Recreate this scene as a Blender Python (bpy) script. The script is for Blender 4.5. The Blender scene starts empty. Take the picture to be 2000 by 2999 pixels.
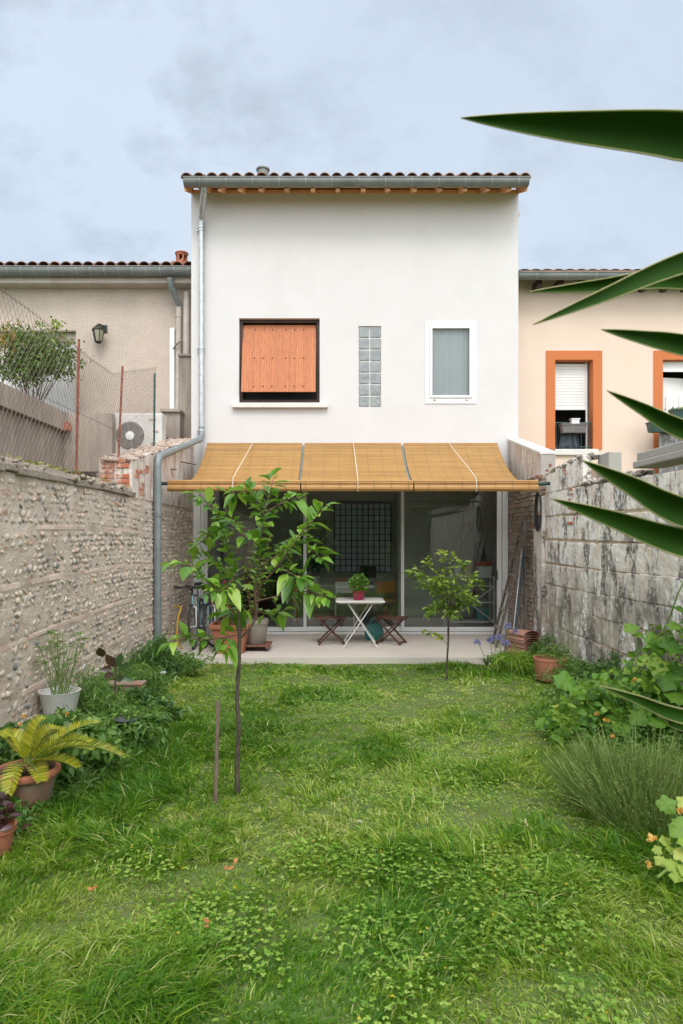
import bpy, math, random
import numpy as np
from mathutils import Vector, Matrix, Quaternion, noise as mnoise
random.seed(7); RNG = np.random.default_rng(7)
S = bpy.context.scene
PI = math.pi
R = math.radians
# ---------------------------------------------------------------- camera, world, sun, exposure
F = 2000.0; VX, VY = 980.0, 1574.0; H = 1.70
cd = bpy.data.cameras.new('camera'); cam = bpy.data.objects.new('camera', cd); S.collection.objects.link(cam)
cam.location = (0, 0, H); cam.rotation_euler = (R(90), 0, 0)
cd.sensor_fit = 'VERTICAL'; cd.sensor_height = 36; cd.sensor_width = 24; cd.lens = F / 2999 * 36
cd.shift_x = (1000 - VX) / 2999; cd.shift_y = (VY - 1499.5) / 2999
cd.clip_start = 0.05; cd.clip_end = 500
cd.dof.use_dof = True; cd.dof.focus_distance = 9.5; cd.dof.aperture_fstop = 6.3
S.camera = cam
S.view_settings.view_transform = 'Standard'; S.view_settings.look = 'None'
S.view_settings.gamma = 1; S.view_settings.exposure = 0.5
SUN_EL, SUN_ROT = R(48), R(172)
sd = bpy.data.lights.new('sun', 'SUN'); sd.energy = 1.0; sd.angle = R(20); sd.color = (1, .95, .89)
sun = bpy.data.objects.new('sun', sd); S.collection.objects.link(sun)
sdir = Vector((math.sin(SUN_ROT) * math.cos(SUN_EL), math.cos(SUN_ROT) * math.cos(SUN_EL), math.sin(SUN_EL)))
sun.rotation_euler = (-sdir).to_track_quat('-Z', 'Y').to_euler(); sun.location = (0, -5, 20)
W = bpy.data.worlds.new('World'); S.world = W; W.use_nodes = True
nt = W.node_tree; nt.nodes.clear()
def N(nt, t, **kw):
    n = nt.nodes.new(t)
    for k, v in kw.items(): setattr(n, k, v)
    return n
def LK(nt, a, b): nt.links.new(a, b)
def mathn(nt, op, a, b=None, clamp=False):
    n = N(nt, 'ShaderNodeMath', operation=op); n.use_clamp = clamp
    for i, v in enumerate((a, b)):
        if v is None: continue
        if isinstance(v, (int, float)): n.inputs[i].default_value = v
        else: LK(nt, v, n.inputs[i])
    return n.outputs[0]
def mixc(nt, fac, a, b, blend='MIX'):
    n = N(nt, 'ShaderNodeMix', data_type='RGBA', blend_type=blend)
    for s, v in ((n.inputs[0], fac), (n.inputs[6], a), (n.inputs[7], b)):
        if isinstance(v, (int, float)): s.default_value = v
        elif isinstance(v, tuple): s.default_value = (*v[:3], 1)
        else: LK(nt, v, s)
    return n.outputs[2]
def ramp(nt, fac, stops, interp='LINEAR'):
    n = N(nt, 'ShaderNodeValToRGB'); cr = n.color_ramp; cr.interpolation = interp
    while len(cr.elements) < len(stops): cr.elements.new(0.5)
    for e, (p, c) in zip(cr.elements, stops):
        e.position = p; e.color = (*c, 1) if isinstance(c, tuple) else (c, c, c, 1)
    LK(nt, fac, n.inputs[0]); return n.outputs[0]
sky = N(nt, 'ShaderNodeTexSky', sky_type='NISHITA', sun_disc=False, sun_elevation=SUN_EL, sun_rotation=SUN_ROT)
tc = N(nt, 'ShaderNodeTexCoord'); vn = N(nt, 'ShaderNodeVectorMath', operation='NORMALIZE'); LK(nt, tc.outputs['Generated'], vn.inputs[0])
sp = N(nt, 'ShaderNodeSeparateXYZ'); LK(nt, vn.outputs[0], sp.inputs[0])
zz = mathn(nt, 'ADD', mathn(nt, 'MAXIMUM', sp.outputs[2], 0.0), 0.35)
cb = N(nt, 'ShaderNodeCombineXYZ'); LK(nt, mathn(nt, 'DIVIDE', sp.outputs[0], zz), cb.inputs[0]); LK(nt, mathn(nt, 'DIVIDE', sp.outputs[1], zz), cb.inputs[1])
def wnoise(scale, detail, rough, off):
    m = N(nt, 'ShaderNodeMapping'); m.inputs['Location'].default_value = off; LK(nt, cb.outputs[0], m.inputs[0])
    n = N(nt, 'ShaderNodeTexNoise'); n.inputs['Scale'].default_value = scale; n.inputs['Detail'].default_value = detail
    n.inputs['Roughness'].default_value = rough; LK(nt, m.outputs[0], n.inputs[0]); return n.outputs['Fac']
smudge = ramp(nt, wnoise(5.2, 7, .6, (8.1, 4.7, 0)), [(.49, 0.0), (.68, 1.0)])
broad = ramp(nt, wnoise(1.3, 4, .5, (.6, 5.1, 0)), [(.3, 0.0), (.7, 1.0)])
smf = mathn(nt, 'MULTIPLY', smudge, mathn(nt, 'ADD', mathn(nt, 'MULTIPLY', broad, .5), .22))
cloud = mixc(nt, smf, mixc(nt, broad, (4.75, 5.5, 6.45), (5.35, 6.15, 7.1)), (3.3, 3.85, 4.5))
dt = N(nt, 'ShaderNodeVectorMath', operation='DOT_PRODUCT'); dt.inputs[1].default_value = sdir; LK(nt, vn.outputs[0], dt.inputs[0])
glow = mathn(nt, 'POWER', mathn(nt, 'MAXIMUM', mathn(nt, 'SUBTRACT', dt.outputs['Value'], .06), 0.0), .75)   # thin cloud is brighter and warmer round the sun
gs = N(nt, 'ShaderNodeVectorMath', operation='SCALE'); gs.inputs[0].default_value = (14.5, 13.9, 12.9); LK(nt, glow, gs.inputs[3])
gl = N(nt, 'ShaderNodeVectorMath', operation='ADD'); LK(nt, cloud, gl.inputs[0]); LK(nt, gs.outputs[0], gl.inputs[1])
col = mixc(nt, .9, sky.outputs[0], gl.outputs[0])
bg = N(nt, 'ShaderNodeBackground'); bg.inputs[1].default_value = 0.1; LK(nt, col, bg.inputs[0])
wo = N(nt, 'ShaderNodeOutputWorld'); LK(nt, bg.outputs[0], wo.inputs[0])
# ---------------------------------------------------------------- helpers
def P(px, py, Y): return Vector(((px - VX) * Y / F, Y, H - (py - VY) * Y / F))
LAWN = -0.05
def G(px, py): return P(px, py, (H - LAWN) * F / (py - VY))
def rnd(a, b): return random.uniform(a, b)
class MB:
    def __init__(s): s.v = []; s.f = []; s.a = []; s.sm = []
    def add(s, vs, fs, var=None, smooth=False):
        if var is None: var = random.random()
        o = len(s.v); s.v += [tuple(v) for v in vs]; s.a += [var] * len(vs)
        s.f += [tuple(i + o for i in f) for f in fs]; s.sm += [smooth] * len(fs); return s
    def box(s, x0, x1, y0, y1, z0, z1, var=None, M=None):
        vs = [Vector((x, y, z)) for x in (x0, x1) for y in (y0, y1) for z in (z0, z1)]
        if M is not None: vs = [M @ v for v in vs]
        return s.add(vs, [(0, 1, 3, 2), (4, 6, 7, 5), (0, 4, 5, 1), (2, 3, 7, 6), (0, 2, 6, 4), (1, 5, 7, 3)], var)
    def hexa(s, vs, var=None):   # 8 points, same order as box
        return s.add(vs, [(0, 1, 3, 2), (4, 6, 7, 5), (0, 4, 5, 1), (2, 3, 7, 6), (0, 2, 6, 4), (1, 5, 7, 3)], var)
    def tube(s, pts, r, n=8, var=None, cap=True, smooth=True):
        pts = [Vector(p) for p in pts]; rs = r if isinstance(r, (list, tuple)) else [r] * len(pts)
        vs = []; up = None
        for i, p in enumerate(pts):
            d = (pts[min(i + 1, len(pts) - 1)] - pts[max(i - 1, 0)]).normalized()
            if up is None:
                up = Vector((0, 0, 1)) if abs(d.z) < .9 else Vector((1, 0, 0))
            x = d.cross(up).normalized(); up = x.cross(d).normalized()
            for k in range(n):
                a = 2 * PI * k / n; vs.append(p + (x * math.cos(a) + up * math.sin(a)) * rs[i])
        fs = [(i * n + k, i * n + (k + 1) % n, (i + 1) * n + (k + 1) % n, (i + 1) * n + k) for i in range(len(pts) - 1) for k in range(n)]
        if cap: fs += [tuple(range(n))[::-1], tuple((len(pts) - 1) * n + k for k in range(n))]
        return s.add(vs, fs, var, smooth)
    def bar(s, a, b, w, h, var=None, up=(0, 0, 1)):   # rectangular bar a->b
        a = Vector(a); b = Vector(b); d = (b - a).normalized(); u = Vector(up)
        if abs(d.dot(u)) > .98: u = Vector((0, 1, 0))
        x = d.cross(u).normalized(); u = x.cross(d)
        vs = [p + x * sx * w / 2 + u * sz * h / 2 for sx in (-1, 1) for p in (a, b) for sz in (-1, 1)]
        return s.hexa(vs, var)
    def lathe(s, prof, c=(0, 0, 0), n=32, var=None, smooth=True, sq=None):
        vs = []; c = Vector(c)
        for r, z in prof:
            for k in range(n):
                a = 2 * PI * k / n; x, y = math.cos(a), math.sin(a)
                if sq: m = max(abs(x), abs(y)) ** sq; x /= m; y /= m
                vs.append(c + Vector((x * r, y * r, z)))
        fs = [(i * n + k, i * n + (k + 1) % n, (i + 1) * n + (k + 1) % n, (i + 1) * n + k) for i in range(len(prof) - 1) for k in range(n)]
        return s.add(vs, fs, var, smooth)
    def sphere(s, c, r, n=10, m=6, var=None, sc=(1, 1, 1)):
        prof = [(max(r * math.sin(PI * i / m), 1e-4), -r * math.cos(PI * i / m)) for i in range(m + 1)]
        o = len(s.v); s.lathe(prof, (0, 0, 0), n, var)
        for i in range(o, len(s.v)):
            v = s.v[i]; s.v[i] = (v[0] * sc[0] + c[0], v[1] * sc[1] + c[1], v[2] * sc[2] + c[2])
        return s
ROOT = {}
def setp(o, label=None, cat=None, group=None, kind=None):
    if label: o['label'] = label
    if cat: o['category'] = cat
    if group: o['group'] = group
    if kind: o['kind'] = kind
    return o
def thing(name, label, cat, loc=(0, 0, 0), group=None, rz=0):
    o = bpy.data.objects.new(name, None); S.collection.objects.link(o); o.location = loc; o.rotation_euler = (0, 0, rz)
    o.empty_display_size = .1; ROOT[o.name] = Vector(loc); return setp(o, label, cat, group)
def link(name, me, mat, parent, loc, sharp=35, bevel=0):
    if mat: me.materials.append(mat)
    o = bpy.data.objects.new(name, me); S.collection.objects.link(o)
    if parent is not None:
        off = ROOT[parent.name]; o.parent = parent; ROOT[o.name] = off
    else:
        off = Vector(loc) if loc is not None else Vector((0, 0, 0)); o.location = off
    ROOT[o.name] = off
    if off.length > 0: me.transform(Matrix.Translation(-off))
    if bevel:
        b = o.modifiers.new('bevel', 'BEVEL'); b.width = bevel; b.segments = 2; b.limit_method = 'ANGLE'
    return o
def obj(name, mb, mat, parent=None, loc=None, label=None, cat=None, group=None, kind=None, bevel=0, sharp=40):
    me = bpy.data.meshes.new(name); me.from_pydata(mb.v, [], mb.f)
    at = me.attributes.new('var', 'FLOAT', 'POINT'); at.data.foreach_set('value', mb.a)
    me.polygons.foreach_set('use_smooth', mb.sm)
    if any(mb.sm): me.set_sharp_from_angle(angle=R(sharp))
    me.validate(); me.update()
    o = link(name, me, mat, parent, loc, bevel=bevel)
    return setp(o, label, cat, group, kind)
def npobj(name, V, Q, T, mat, var=None, parent=None, loc=None, label=None, cat=None, group=None, kind=None, smooth=True):
    me = bpy.data.meshes.new(name); V = np.asarray(V, np.float32)
    Q = np.zeros((0, 4), np.int32) if Q is None else np.asarray(Q, np.int32); T = np.zeros((0, 3), np.int32) if T is None else np.asarray(T, np.int32)
    me.vertices.add(len(V)); me.vertices.foreach_set('co', V.ravel())
    me.loops.add(Q.size + T.size); me.loops.foreach_set('vertex_index', np.concatenate([Q.ravel(), T.ravel()]))
    me.polygons.add(len(Q) + len(T))
    ls = np.concatenate([np.arange(len(Q)) * 4, Q.size + np.arange(len(T)) * 3]).astype(np.int32)
    me.polygons.foreach_set('loop_start', ls)
    me.polygons.foreach_set('use_smooth', np.full(len(Q) + len(T), smooth))
    if var is not None:
        at = me.attributes.new('var', 'FLOAT', 'POINT'); at.data.foreach_set('value', np.asarray(var, np.float32).ravel())
    me.update(calc_edges=True); me.validate()
    o = link(name, me, mat, parent, loc); return setp(o, label, cat, group, kind)
def nrm(a): return a / np.maximum(np.linalg.norm(a, axis=-1, keepdims=True), 1e-9)
PROF = {'ovate': [0.05, .72, 1, .88, .5, .0], 'lance': [.08, .6, 1, .9, .55, .0], 'blade': [.8, 1, .95, .8, .5, .0], 'round': [.3, .9, 1.05, 1.0, .75, .1]}
def leaves(B, D, U, L, Wd, prof='ovate', droop=.3, fold=.15, curl=0.0):
    """arrays of leaves -> V, Q, var. Each leaf a 6x3 grid."""
    B = np.asarray(B, float); D = nrm(np.asarray(D, float)); U = np.asarray(U, float); n = len(B)
    L = np.broadcast_to(np.asarray(L, float), (n,)); Wd = np.broadcast_to(np.asarray(Wd, float), (n,)); droop = np.broadcast_to(np.asarray(droop, float), (n,))
    X = nrm(np.cross(D, U)); U = np.cross(X, D)
    pr = np.array(PROF[prof]) if isinstance(prof, str) else np.array(prof); k = len(pr); t = np.linspace(0, 1, k)
    V = np.zeros((n, k, 3, 3))
    cen = B[:, None] + D[:, None] * (L[:, None] * t)[..., None] - (np.array([0, 0, 1.]) * (droop * L)[:, None, None] * (t ** 2)[None, :, None])
    w = Wd[:, None] * pr[None] / 2
    for j, sgn in enumerate((-1, 0, 1)):
        V[:, :, j] = cen + X[:, None] * (sgn * w)[..., None] + U[:, None] * (abs(sgn) * w * fold + curl * abs(sgn) * w * np.sin(t * 9)[None])[..., None]
    base = (np.arange(n) * k * 3)[:, None, None]; i = np.arange(k - 1)[None, :, None]; j = np.arange(2)[None, None, :]
    a = base + i * 3 + j; Q = np.stack([a, a + 1, a + 4, a + 3], -1).reshape(-1, 4)
    return V.reshape(-1, 3), Q, k * 3
def leafobj(name, mat, B, D, U, L, Wd, parent=None, var=None, **kw):
    ok = {k: kw.pop(k) for k in ('prof', 'droop', 'fold', 'curl') if k in kw}
    V, Q, per = leaves(B, D, U, L, Wd, **ok)
    if var is None: var = RNG.random(len(B))
    return npobj(name, V, Q, None, mat, np.repeat(var, per), parent, **kw)
def rdir(n, zlo=-1, zhi=1):
    z = RNG.uniform(zlo, zhi, n); a = RNG.uniform(0, 2 * PI, n); r = np.sqrt(np.maximum(1 - z * z, 0))
    return np.stack([r * np.cos(a), r * np.sin(a), z], 1)
# ---- value noise in numpy
_tab = RNG.random((256, 256))
def vnoise(x, y, s):
    x = np.asarray(x) * s + 57.3; y = np.asarray(y) * s + 31.7; xi = np.floor(x).astype(int); yi = np.floor(y).astype(int)
    fx = x - xi; fy = y - yi; fx = fx * fx * (3 - 2 * fx); fy = fy * fy * (3 - 2 * fy)
    g = lambda a, b: _tab[a % 256, b % 256]
    return (g(xi, yi) * (1 - fx) + g(xi + 1, yi) * fx) * (1 - fy) + (g(xi, yi + 1) * (1 - fx) + g(xi + 1, yi + 1) * fx) * fy
def fbm(x, y, s, o=3): return sum(vnoise(x, y, s * 2 ** i) / 2 ** (i + 1) for i in range(o)) / (1 - .5 ** o)
# ---- materials
def newmat(name):
    m = bpy.data.materials.new(name); m.use_nodes = True; nt = m.node_tree; b = nt.nodes['Principled BSDF']; return m, nt, b
def nz(nt, scale, detail=5, rough=.55, stretch=(1, 1, 1), off=(0, 0, 0), coord='Object'):
    t = N(nt, 'ShaderNodeTexCoord'); m = N(nt, 'ShaderNodeMapping'); m.inputs['Scale'].default_value = stretch; m.inputs['Location'].default_value = off
    LK(nt, t.outputs[coord], m.inputs[0]); n = N(nt, 'ShaderNodeTexNoise'); n.inputs['Scale'].default_value = scale
    n.inputs['Detail'].default_value = detail; n.inputs['Roughness'].default_value = rough; LK(nt, m.outputs[0], n.inputs[0]); return n.outputs['Fac']
def vattr(nt):
    a = N(nt, 'ShaderNodeAttribute'); a.attribute_name = 'var'; return a.outputs['Fac']
def bumpn(nt, b, h, strength, dist=.01, prev=None):
    n = N(nt, 'ShaderNodeBump'); n.inputs['Strength'].default_value = strength; n.inputs['Distance'].default_value = dist
    LK(nt, h, n.inputs['Height'])
    if prev: LK(nt, prev, n.inputs['Normal'])
    LK(nt, n.outputs[0], b.inputs['Normal']); return n.outputs[0]
def mat(name, c1, c2=None, scale=6, rough=.75, metal=0, bump=0, bscale=60, stretch=(1, 1, 1), var=0, spec=.5, detail=5, lo=.35, hi=.65, bdist=.005):
    m, nt, b = newmat(name)
    c2 = c2 or tuple(x * .8 for x in c1)
    c = ramp(nt, nz(nt, scale, detail, .6, stretch), [(lo, c1), (hi, c2)])
    if var:
        f = mathn(nt, 'ADD', mathn(nt, 'MULTIPLY', vattr(nt), var), 1 - var / 2)
        s = N(nt, 'ShaderNodeVectorMath', operation='SCALE'); LK(nt, c, s.inputs[0]); LK(nt, f, s.inputs[3]); c = s.outputs[0]
    LK(nt, c, b.inputs['Base Color']); b.inputs['Roughness'].default_value = rough; b.inputs['Metallic'].default_value = metal
    b.inputs['Specular IOR Level'].default_value = spec
    if bump: bumpn(nt, b, nz(nt, bscale, 4, .6, stretch), bump, bdist)
    return m
def leafmat(name, stops, rough=.45, trans=.35, spec=.5, nscale=14):
    m, nt, b = newmat(name)
    f = mathn(nt, 'ADD', mathn(nt, 'MULTIPLY', vattr(nt), .8), mathn(nt, 'MULTIPLY', nz(nt, nscale, 3), .25), True)
    c = ramp(nt, f, stops); LK(nt, c, b.inputs['Base Color']); b.inputs['Roughness'].default_value = rough; b.inputs['Specular IOR Level'].default_value = spec
    t = N(nt, 'ShaderNodeBsdfTranslucent'); LK(nt, mixc(nt, .5, c, (.25, .4, .04)), t.inputs[0])
    mx = N(nt, 'ShaderNodeMixShader'); mx.inputs[0].default_value = trans
    LK(nt, b.outputs[0], mx.inputs[1]); LK(nt, t.outputs[0], mx.inputs[2]); LK(nt, mx.outputs[0], nt.nodes['Material Output'].inputs[0]); return m
def glassmat(name, tint=(.82, .87, .85), refl=1.0, ior=1.5):
    m, nt, b = newmat(name); nt.nodes.remove(b)
    t = N(nt, 'ShaderNodeBsdfTransparent'); t.inputs[0].default_value = (*tint, 1)
    g = N(nt, 'ShaderNodeBsdfGlossy'); g.inputs['Roughness'].default_value = .01
    fr = N(nt, 'ShaderNodeFresnel'); fr.inputs[0].default_value = ior
    mx = N(nt, 'ShaderNodeMixShader'); LK(nt, mathn(nt, 'MULTIPLY', fr.outputs[0], refl, True), mx.inputs[0])
    LK(nt, t.outputs[0], mx.inputs[1]); LK(nt, g.outputs[0], mx.inputs[2]); LK(nt, mx.outputs[0], nt.nodes['Material Output'].inputs[0]); return m

def stucco(name, base, stain, fine=.25, rscale=180, stainamt=(.45, .8), strch=(1, 1, 1)):
    m, nt, b = newmat(name)
    a = nz(nt, 1.1, 6, .6, (1, 1, .6)); s2 = nz(nt, 2.7, 5, .6, strch, (4, 2, 1)); g = nz(nt, rscale, 3, .6)
    c = mixc(nt, ramp(nt, mathn(nt, 'MULTIPLY', mathn(nt, 'ADD', a, s2), .5), [(stainamt[0], 0.0), (stainamt[1], 1.0)]), base, stain)
    c = mixc(nt, fine, c, ramp(nt, g, [(.3, tuple(x * .6 for x in base)), (.6, base)]))
    LK(nt, c, b.inputs['Base Color']); b.inputs['Roughness'].default_value = .9; b.inputs['Specular IOR Level'].default_value = .2
    n1 = bumpn(nt, b, g, .35, .004); bumpn(nt, b, nz(nt, 2.3, 3), .15, .03, n1); return m
M_white = stucco('white_render', (.655, .64, .64), (.60, .585, .58), .12, 220)
M_rough = stucco('beige_roughcast', (.62, .525, .455), (.34, .285, .245), .75, 42, (.42, .60))
M_cream = stucco('cream_render', (.75, .605, .505), (.68, .54, .445), .2, 160)
M_annex = stucco('grey_annex_render', (.40, .34, .29), (.13, .11, .10), .5, 60, (.40, .60), (3, 3, .5))
M_orange = stucco('orange_paint', (.58, .19, .075), (.53, .165, .065), .15, 160)
M_coping = stucco('white_coping', (.72, .71, .68), (.5, .49, .46), .3, 90)
M_concrete = stucco('grey_concrete', (.42, .40, .37), (.27, .25, .23), .5, 70)
M_patio = stucco('patio_concrete', (.62, .575, .52), (.52, .48, .43), .3, 120)
M_zinc = mat('zinc', (.21, .225, .22), (.15, .165, .16), 3, .55, .25, .1, 30, var=.15)
M_clip = mat('gutter_bracket', (.32, .34, .335), (.26, .28, .275), 6, .5, .3)
M_galv = mat('galvanised_pipe', (.56, .58, .58), (.38, .41, .42), 9, .38, .7, .12, 60)
M_greypipe = mat('grey_pipe', (.19, .225, .235), (.25, .28, .29), 4, .45, .25)
M_greenpipe = mat('dark_green_pipe', (.05, .085, .075), (.03, .05, .045), 9, .5)
M_pvc = mat('beige_pvc', (.52, .47, .42), (.42, .36, .32), 4, .5)
M_whiteplastic = mat('white_plastic', (.78, .78, .77), (.72, .72, .71), 3, .35)
M_curtain = mat('voile_curtain', (.78, .83, .83), (.70, .75, .76), 2, .9)
M_tile = mat('terracotta_roof_tile', (.30, .135, .075), (.14, .09, .06), 7, .85, bump=.4, var=.6)
M_rafter = mat('orange_stained_timber', (.74, .42, .22), (.62, .31, .15), 5, .7, stretch=(4, .6, 4), var=.3)
M_soffit = mat('pale_timber_boards', (.80, .58, .36), (.70, .48, .28), 5, .7, stretch=(.6, 4, 1), var=.2)
M_dkwood = mat('dark_timber', (.06, .03, .02), (.035, .018, .012), 8, .6)
M_shutter = mat('orange_shutter_wood', (.55, .205, .088), (.45, .155, .066), 4, .65, bump=.25, bscale=40, stretch=(9, 9, .7), var=.16)
M_iron = mat('rusty_brown_iron', (.10, .04, .025), (.06, .025, .018), 30, .7)
M_alu = mat('grey_aluminium', (.82, .83, .83), (.77, .78, .78), 2, .4, .1)
M_bamboo = mat('bamboo_slats', (.37, .205, .055), (.27, .14, .034), 5, .55, stretch=(.35, 8, 8), var=.42, bump=.2, bscale=80)
M_bamboolt = mat('bamboo_roll', (.46, .25, .085), (.36, .185, .055), 5, .5, stretch=(.3, 8, 8), var=.2)
M_thread = mat('grey_thread', (.24, .16, .07), (.2, .13, .06), 10, .9)
M_cord = mat('white_cord', (.66, .60, .48), (.6, .56, .48), 60, .8)
M_bar = mat('green_metal_tube', (.025, .075, .065), (.02, .05, .045), 10, .4)
M_black = mat('black_rubber', (.02, .02, .021), (.03, .03, .03), 10, .6)
M_darkroom = mat('dark_interior', (.03, .028, .026), (.02, .02, .02), 2, .9)
M_room = mat('interior_wall', (.82, .81, .79), (.76, .75, .72), 2, .9)
M_terra = mat('terracotta', (.42, .15, .085), (.33, .125, .075), 7, .8, bump=.15, bscale=40, var=.1)
M_terraold = mat('weathered_terracotta', (.24, .175, .14), (.36, .16, .09), 5, .9, bump=.3, lo=.45, hi=.75)
M_soil = mat('soil', (.06, .04, .025), (.03, .02, .014), 30, .95, bump=1, bscale=60, bdist=.02)
M_greyplastic = mat('taupe_plastic', (.27, .24, .21), (.23, .205, .18), 4, .5)
M_whitepaint = mat('white_metal_paint', (.78, .77, .75), (.72, .71, .69), 12, .4)
M_redwood = mat('brown_stained_wood', (.105, .04, .026), (.07, .026, .018), 8, .5, stretch=(3, 3, 3), var=.3)
M_rust = mat('rusty_steel', (.30, .11, .07), (.15, .055, .04), 22, .85, bump=.4)
M_wire = mat('rusty_galvanised_wire', (.27, .21, .17), (.17, .12, .09), 8, .6, .3)
M_bark = mat('bark', (.115, .09, .068), (.055, .04, .03), 30, .85, bump=.7, bscale=60, stretch=(1, 1, .5))
M_barkred = mat('young_bark', (.17, .09, .06), (.10, .06, .04), 30, .7)
M_stem = mat('green_stem', (.16, .26, .05), (.12, .2, .04), 10, .6)
M_glass = glassmat('door_glass', (.94, .96, .95), 2.0)
M_winglass = glassmat('window_glass', (.9, .92, .92), 1.0)
def m_glassblock():
    m, nt, b = newmat('glass_block'); b.inputs['Roughness'].default_value = .12
    c = ramp(nt, nz(nt, 7, 3, .5, (1, 1, 1)), [(.3, (.16, .185, .19)), (.7, (.27, .30, .30))]); LK(nt, c, b.inputs['Base Color'])
    b.inputs['Specular IOR Level'].default_value = .9; bumpn(nt, b, nz(nt, 18, 2, .5), .5, .02); return m
M_gb = m_glassblock()
G_leaf = lambda *c: list(c)
ML_cherry = leafmat('cherry_leaf', [(0, (.045, .13, .018)), (.4, (.10, .25, .025)), (.75, (.21, .40, .04)), (1, (.44, .58, .11))], .33, .35, .55)
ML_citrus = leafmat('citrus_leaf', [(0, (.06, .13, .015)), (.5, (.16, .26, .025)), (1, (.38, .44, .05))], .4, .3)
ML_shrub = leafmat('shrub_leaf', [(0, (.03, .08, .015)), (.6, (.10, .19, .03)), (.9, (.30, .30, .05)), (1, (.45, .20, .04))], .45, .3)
ML_weed = leafmat('weed_leaf', [(0, (.045, .13, .025)), (.5, (.12, .25, .045)), (1, (.27, .40, .09))], .5, .35)
ML_weeddk = leafmat('dark_weed_leaf', [(0, (.03, .09, .025)), (.6, (.075, .18, .04)), (1, (.18, .31, .07))], .5, .3)
ML_squash = leafmat('squash_leaf', [(0, (.03, .11, .015)), (.45, (.10, .25, .02)), (.8, (.22, .38, .04)), (1, (.42, .55, .10))], .5, .4)
ML_squashpale = leafmat('pale_squash_leaf', [(0, (.10, .26, .03)), (.5, (.32, .46, .06)), (1, (.60, .64, .16))], .5, .4)
ML_lav = leafmat('lavender_stem', [(0, (.05, .10, .02)), (.5, (.14, .22, .05)), (1, (.34, .42, .14))], .6, .25)
ML_cycad = leafmat('cycad_leaf', [(0, (.16, .21, .012)), (.5, (.38, .39, .02)), (.85, (.58, .52, .05)), (1, (.72, .66, .32))], .35, .3)
ML_yucca = leafmat('yucca_leaf', [(0, (.012, .045, .002)), (.6, (.022, .075, .003)), (1, (.04, .11, .005))], .6, .10, .12)
ML_edge = leafmat('yucca_leaf_edge', [(0, (.45, .45, .15)), (1, (.62, .6, .3))], .5, .3)
ML_purple = leafmat('purple_leaf', [(0, (.03, .008, .012)), (1, (.075, .02, .025))], .35, .15)
ML_grass = leafmat('grass_blade', [(0, (.03, .13, .008)), (.28, (.09, .26, .014)), (.52, (.23, .40, .025)), (.75, (.42, .52, .07)), (1, (.72, .70, .36))], .42, .40, .5, 3)
ML_yellow = leafmat('yellow_petal', [(0, (.75, .55, .02)), (1, (.85, .7, .05))], .6, .3)
ML_orangef = leafmat('orange_petal', [(0, (.85, .42, .08)), (1, (.92, .66, .25))], .6, .35)
ML_blue = leafmat('blue_petal', [(0, (.20, .20, .55)), (1, (.38, .38, .72))], .6, .4)
ML_redf = leafmat('red_petal', [(0, (.5, .02, .03)), (1, (.65, .06, .06))], .6, .3)
ML_dry = leafmat('dry_leaf', [(0, (.35, .12, .03)), (1, (.5, .22, .08))], .7, .2)

# ================================================================ GROUND, PATIO
def ground_z(x, y): return LAWN - .035 + .05 * (fbm(x, y, .9, 3) - .5)
gx = np.concatenate([[-60, -30, -12], np.linspace(-7, 7, 90), [12, 30, 60]]); gy = np.concatenate([[-60, -30, -12], np.linspace(-7, 14, 120), [20, 40, 90]])
XX, YY = np.meshgrid(gx, gy, indexing='ij'); ZZ = ground_z(XX, YY)
V = np.stack([XX, YY, ZZ], -1).reshape(-1, 3); ny = len(gy)
ii, jj = np.meshgrid(np.arange(len(gx) - 1), np.arange(ny - 1), indexing='ij'); a = (ii * ny + jj).ravel()
M_ground = mat('grassy_soil', (.07, .14, .02), (.11, .13, .04), 4, .95, bump=.6, bscale=50, bdist=.02)
npobj('ground', V, np.stack([a, a + ny, a + ny + 1, a + 1], 1), None, M_ground, kind='structure')
XL, XR = -2.49, 3.05      # inner faces of the garden walls
YP = 9.66                 # lawn edge of the patio
mb = MB().box(XL, XR, YP, 12.28, -.12, 0)
obj('patio', mb, M_patio, kind='structure')

# ================================================================ WHITE HOUSE
def wall_grid(mb, x0, x1, z0, z1, yf, yb, ops, faces_back=True):
    xs = sorted({x0, x1, *[o[0] for o in ops], *[o[1] for o in ops]}); zs = sorted({z0, z1, *[o[2] for o in ops], *[o[3] for o in ops]})
    xs = [x for x in xs if x0 <= x <= x1]; zs = [z for z in zs if z0 <= z <= z1]
    def solid(i, j):
        if i < 0 or j < 0 or i >= len(xs) - 1 or j >= len(zs) - 1: return False
        cx, cz = (xs[i] + xs[i + 1]) / 2, (zs[j] + zs[j + 1]) / 2
        return not any(o[0] < cx < o[1] and o[2] < cz < o[3] for o in ops)
    for i in range(len(xs) - 1):
        for j in range(len(zs) - 1):
            if not solid(i, j): continue
            a, b, c, d = xs[i], xs[i + 1], zs[j], zs[j + 1]
            q = lambda *v: mb.add(v, [(0, 1, 2, 3)], .5)
            q((a, yf, c), (b, yf, c), (b, yf, d), (a, yf, d)); q((b, yb, c), (a, yb, c), (a, yb, d), (b, yb, d))
            if not solid(i - 1, j): q((a, yb, c), (a, yf, c), (a, yf, d), (a, yb, d))
            if not solid(i + 1, j): q((b, yf, c), (b, yb, c), (b, yb, d), (b, yf, d))
            if not solid(i, j - 1): q((a, yb, c), (b, yb, c), (b, yf, c), (a, yf, c))
            if not solid(i, j + 1): q((a, yf, d), (b, yf, d), (b, yb, d), (a, yb, d))
def hx(px): return (px - VX) * .006
def hz(py): return H - (py - VY) * .006
HX0, HX1 = -2.52, 3.228
house = thing('house', 'white rendered two storey house with bamboo shaded glass doors and one orange shutter', 'house', (.35, 12, 0))
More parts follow.
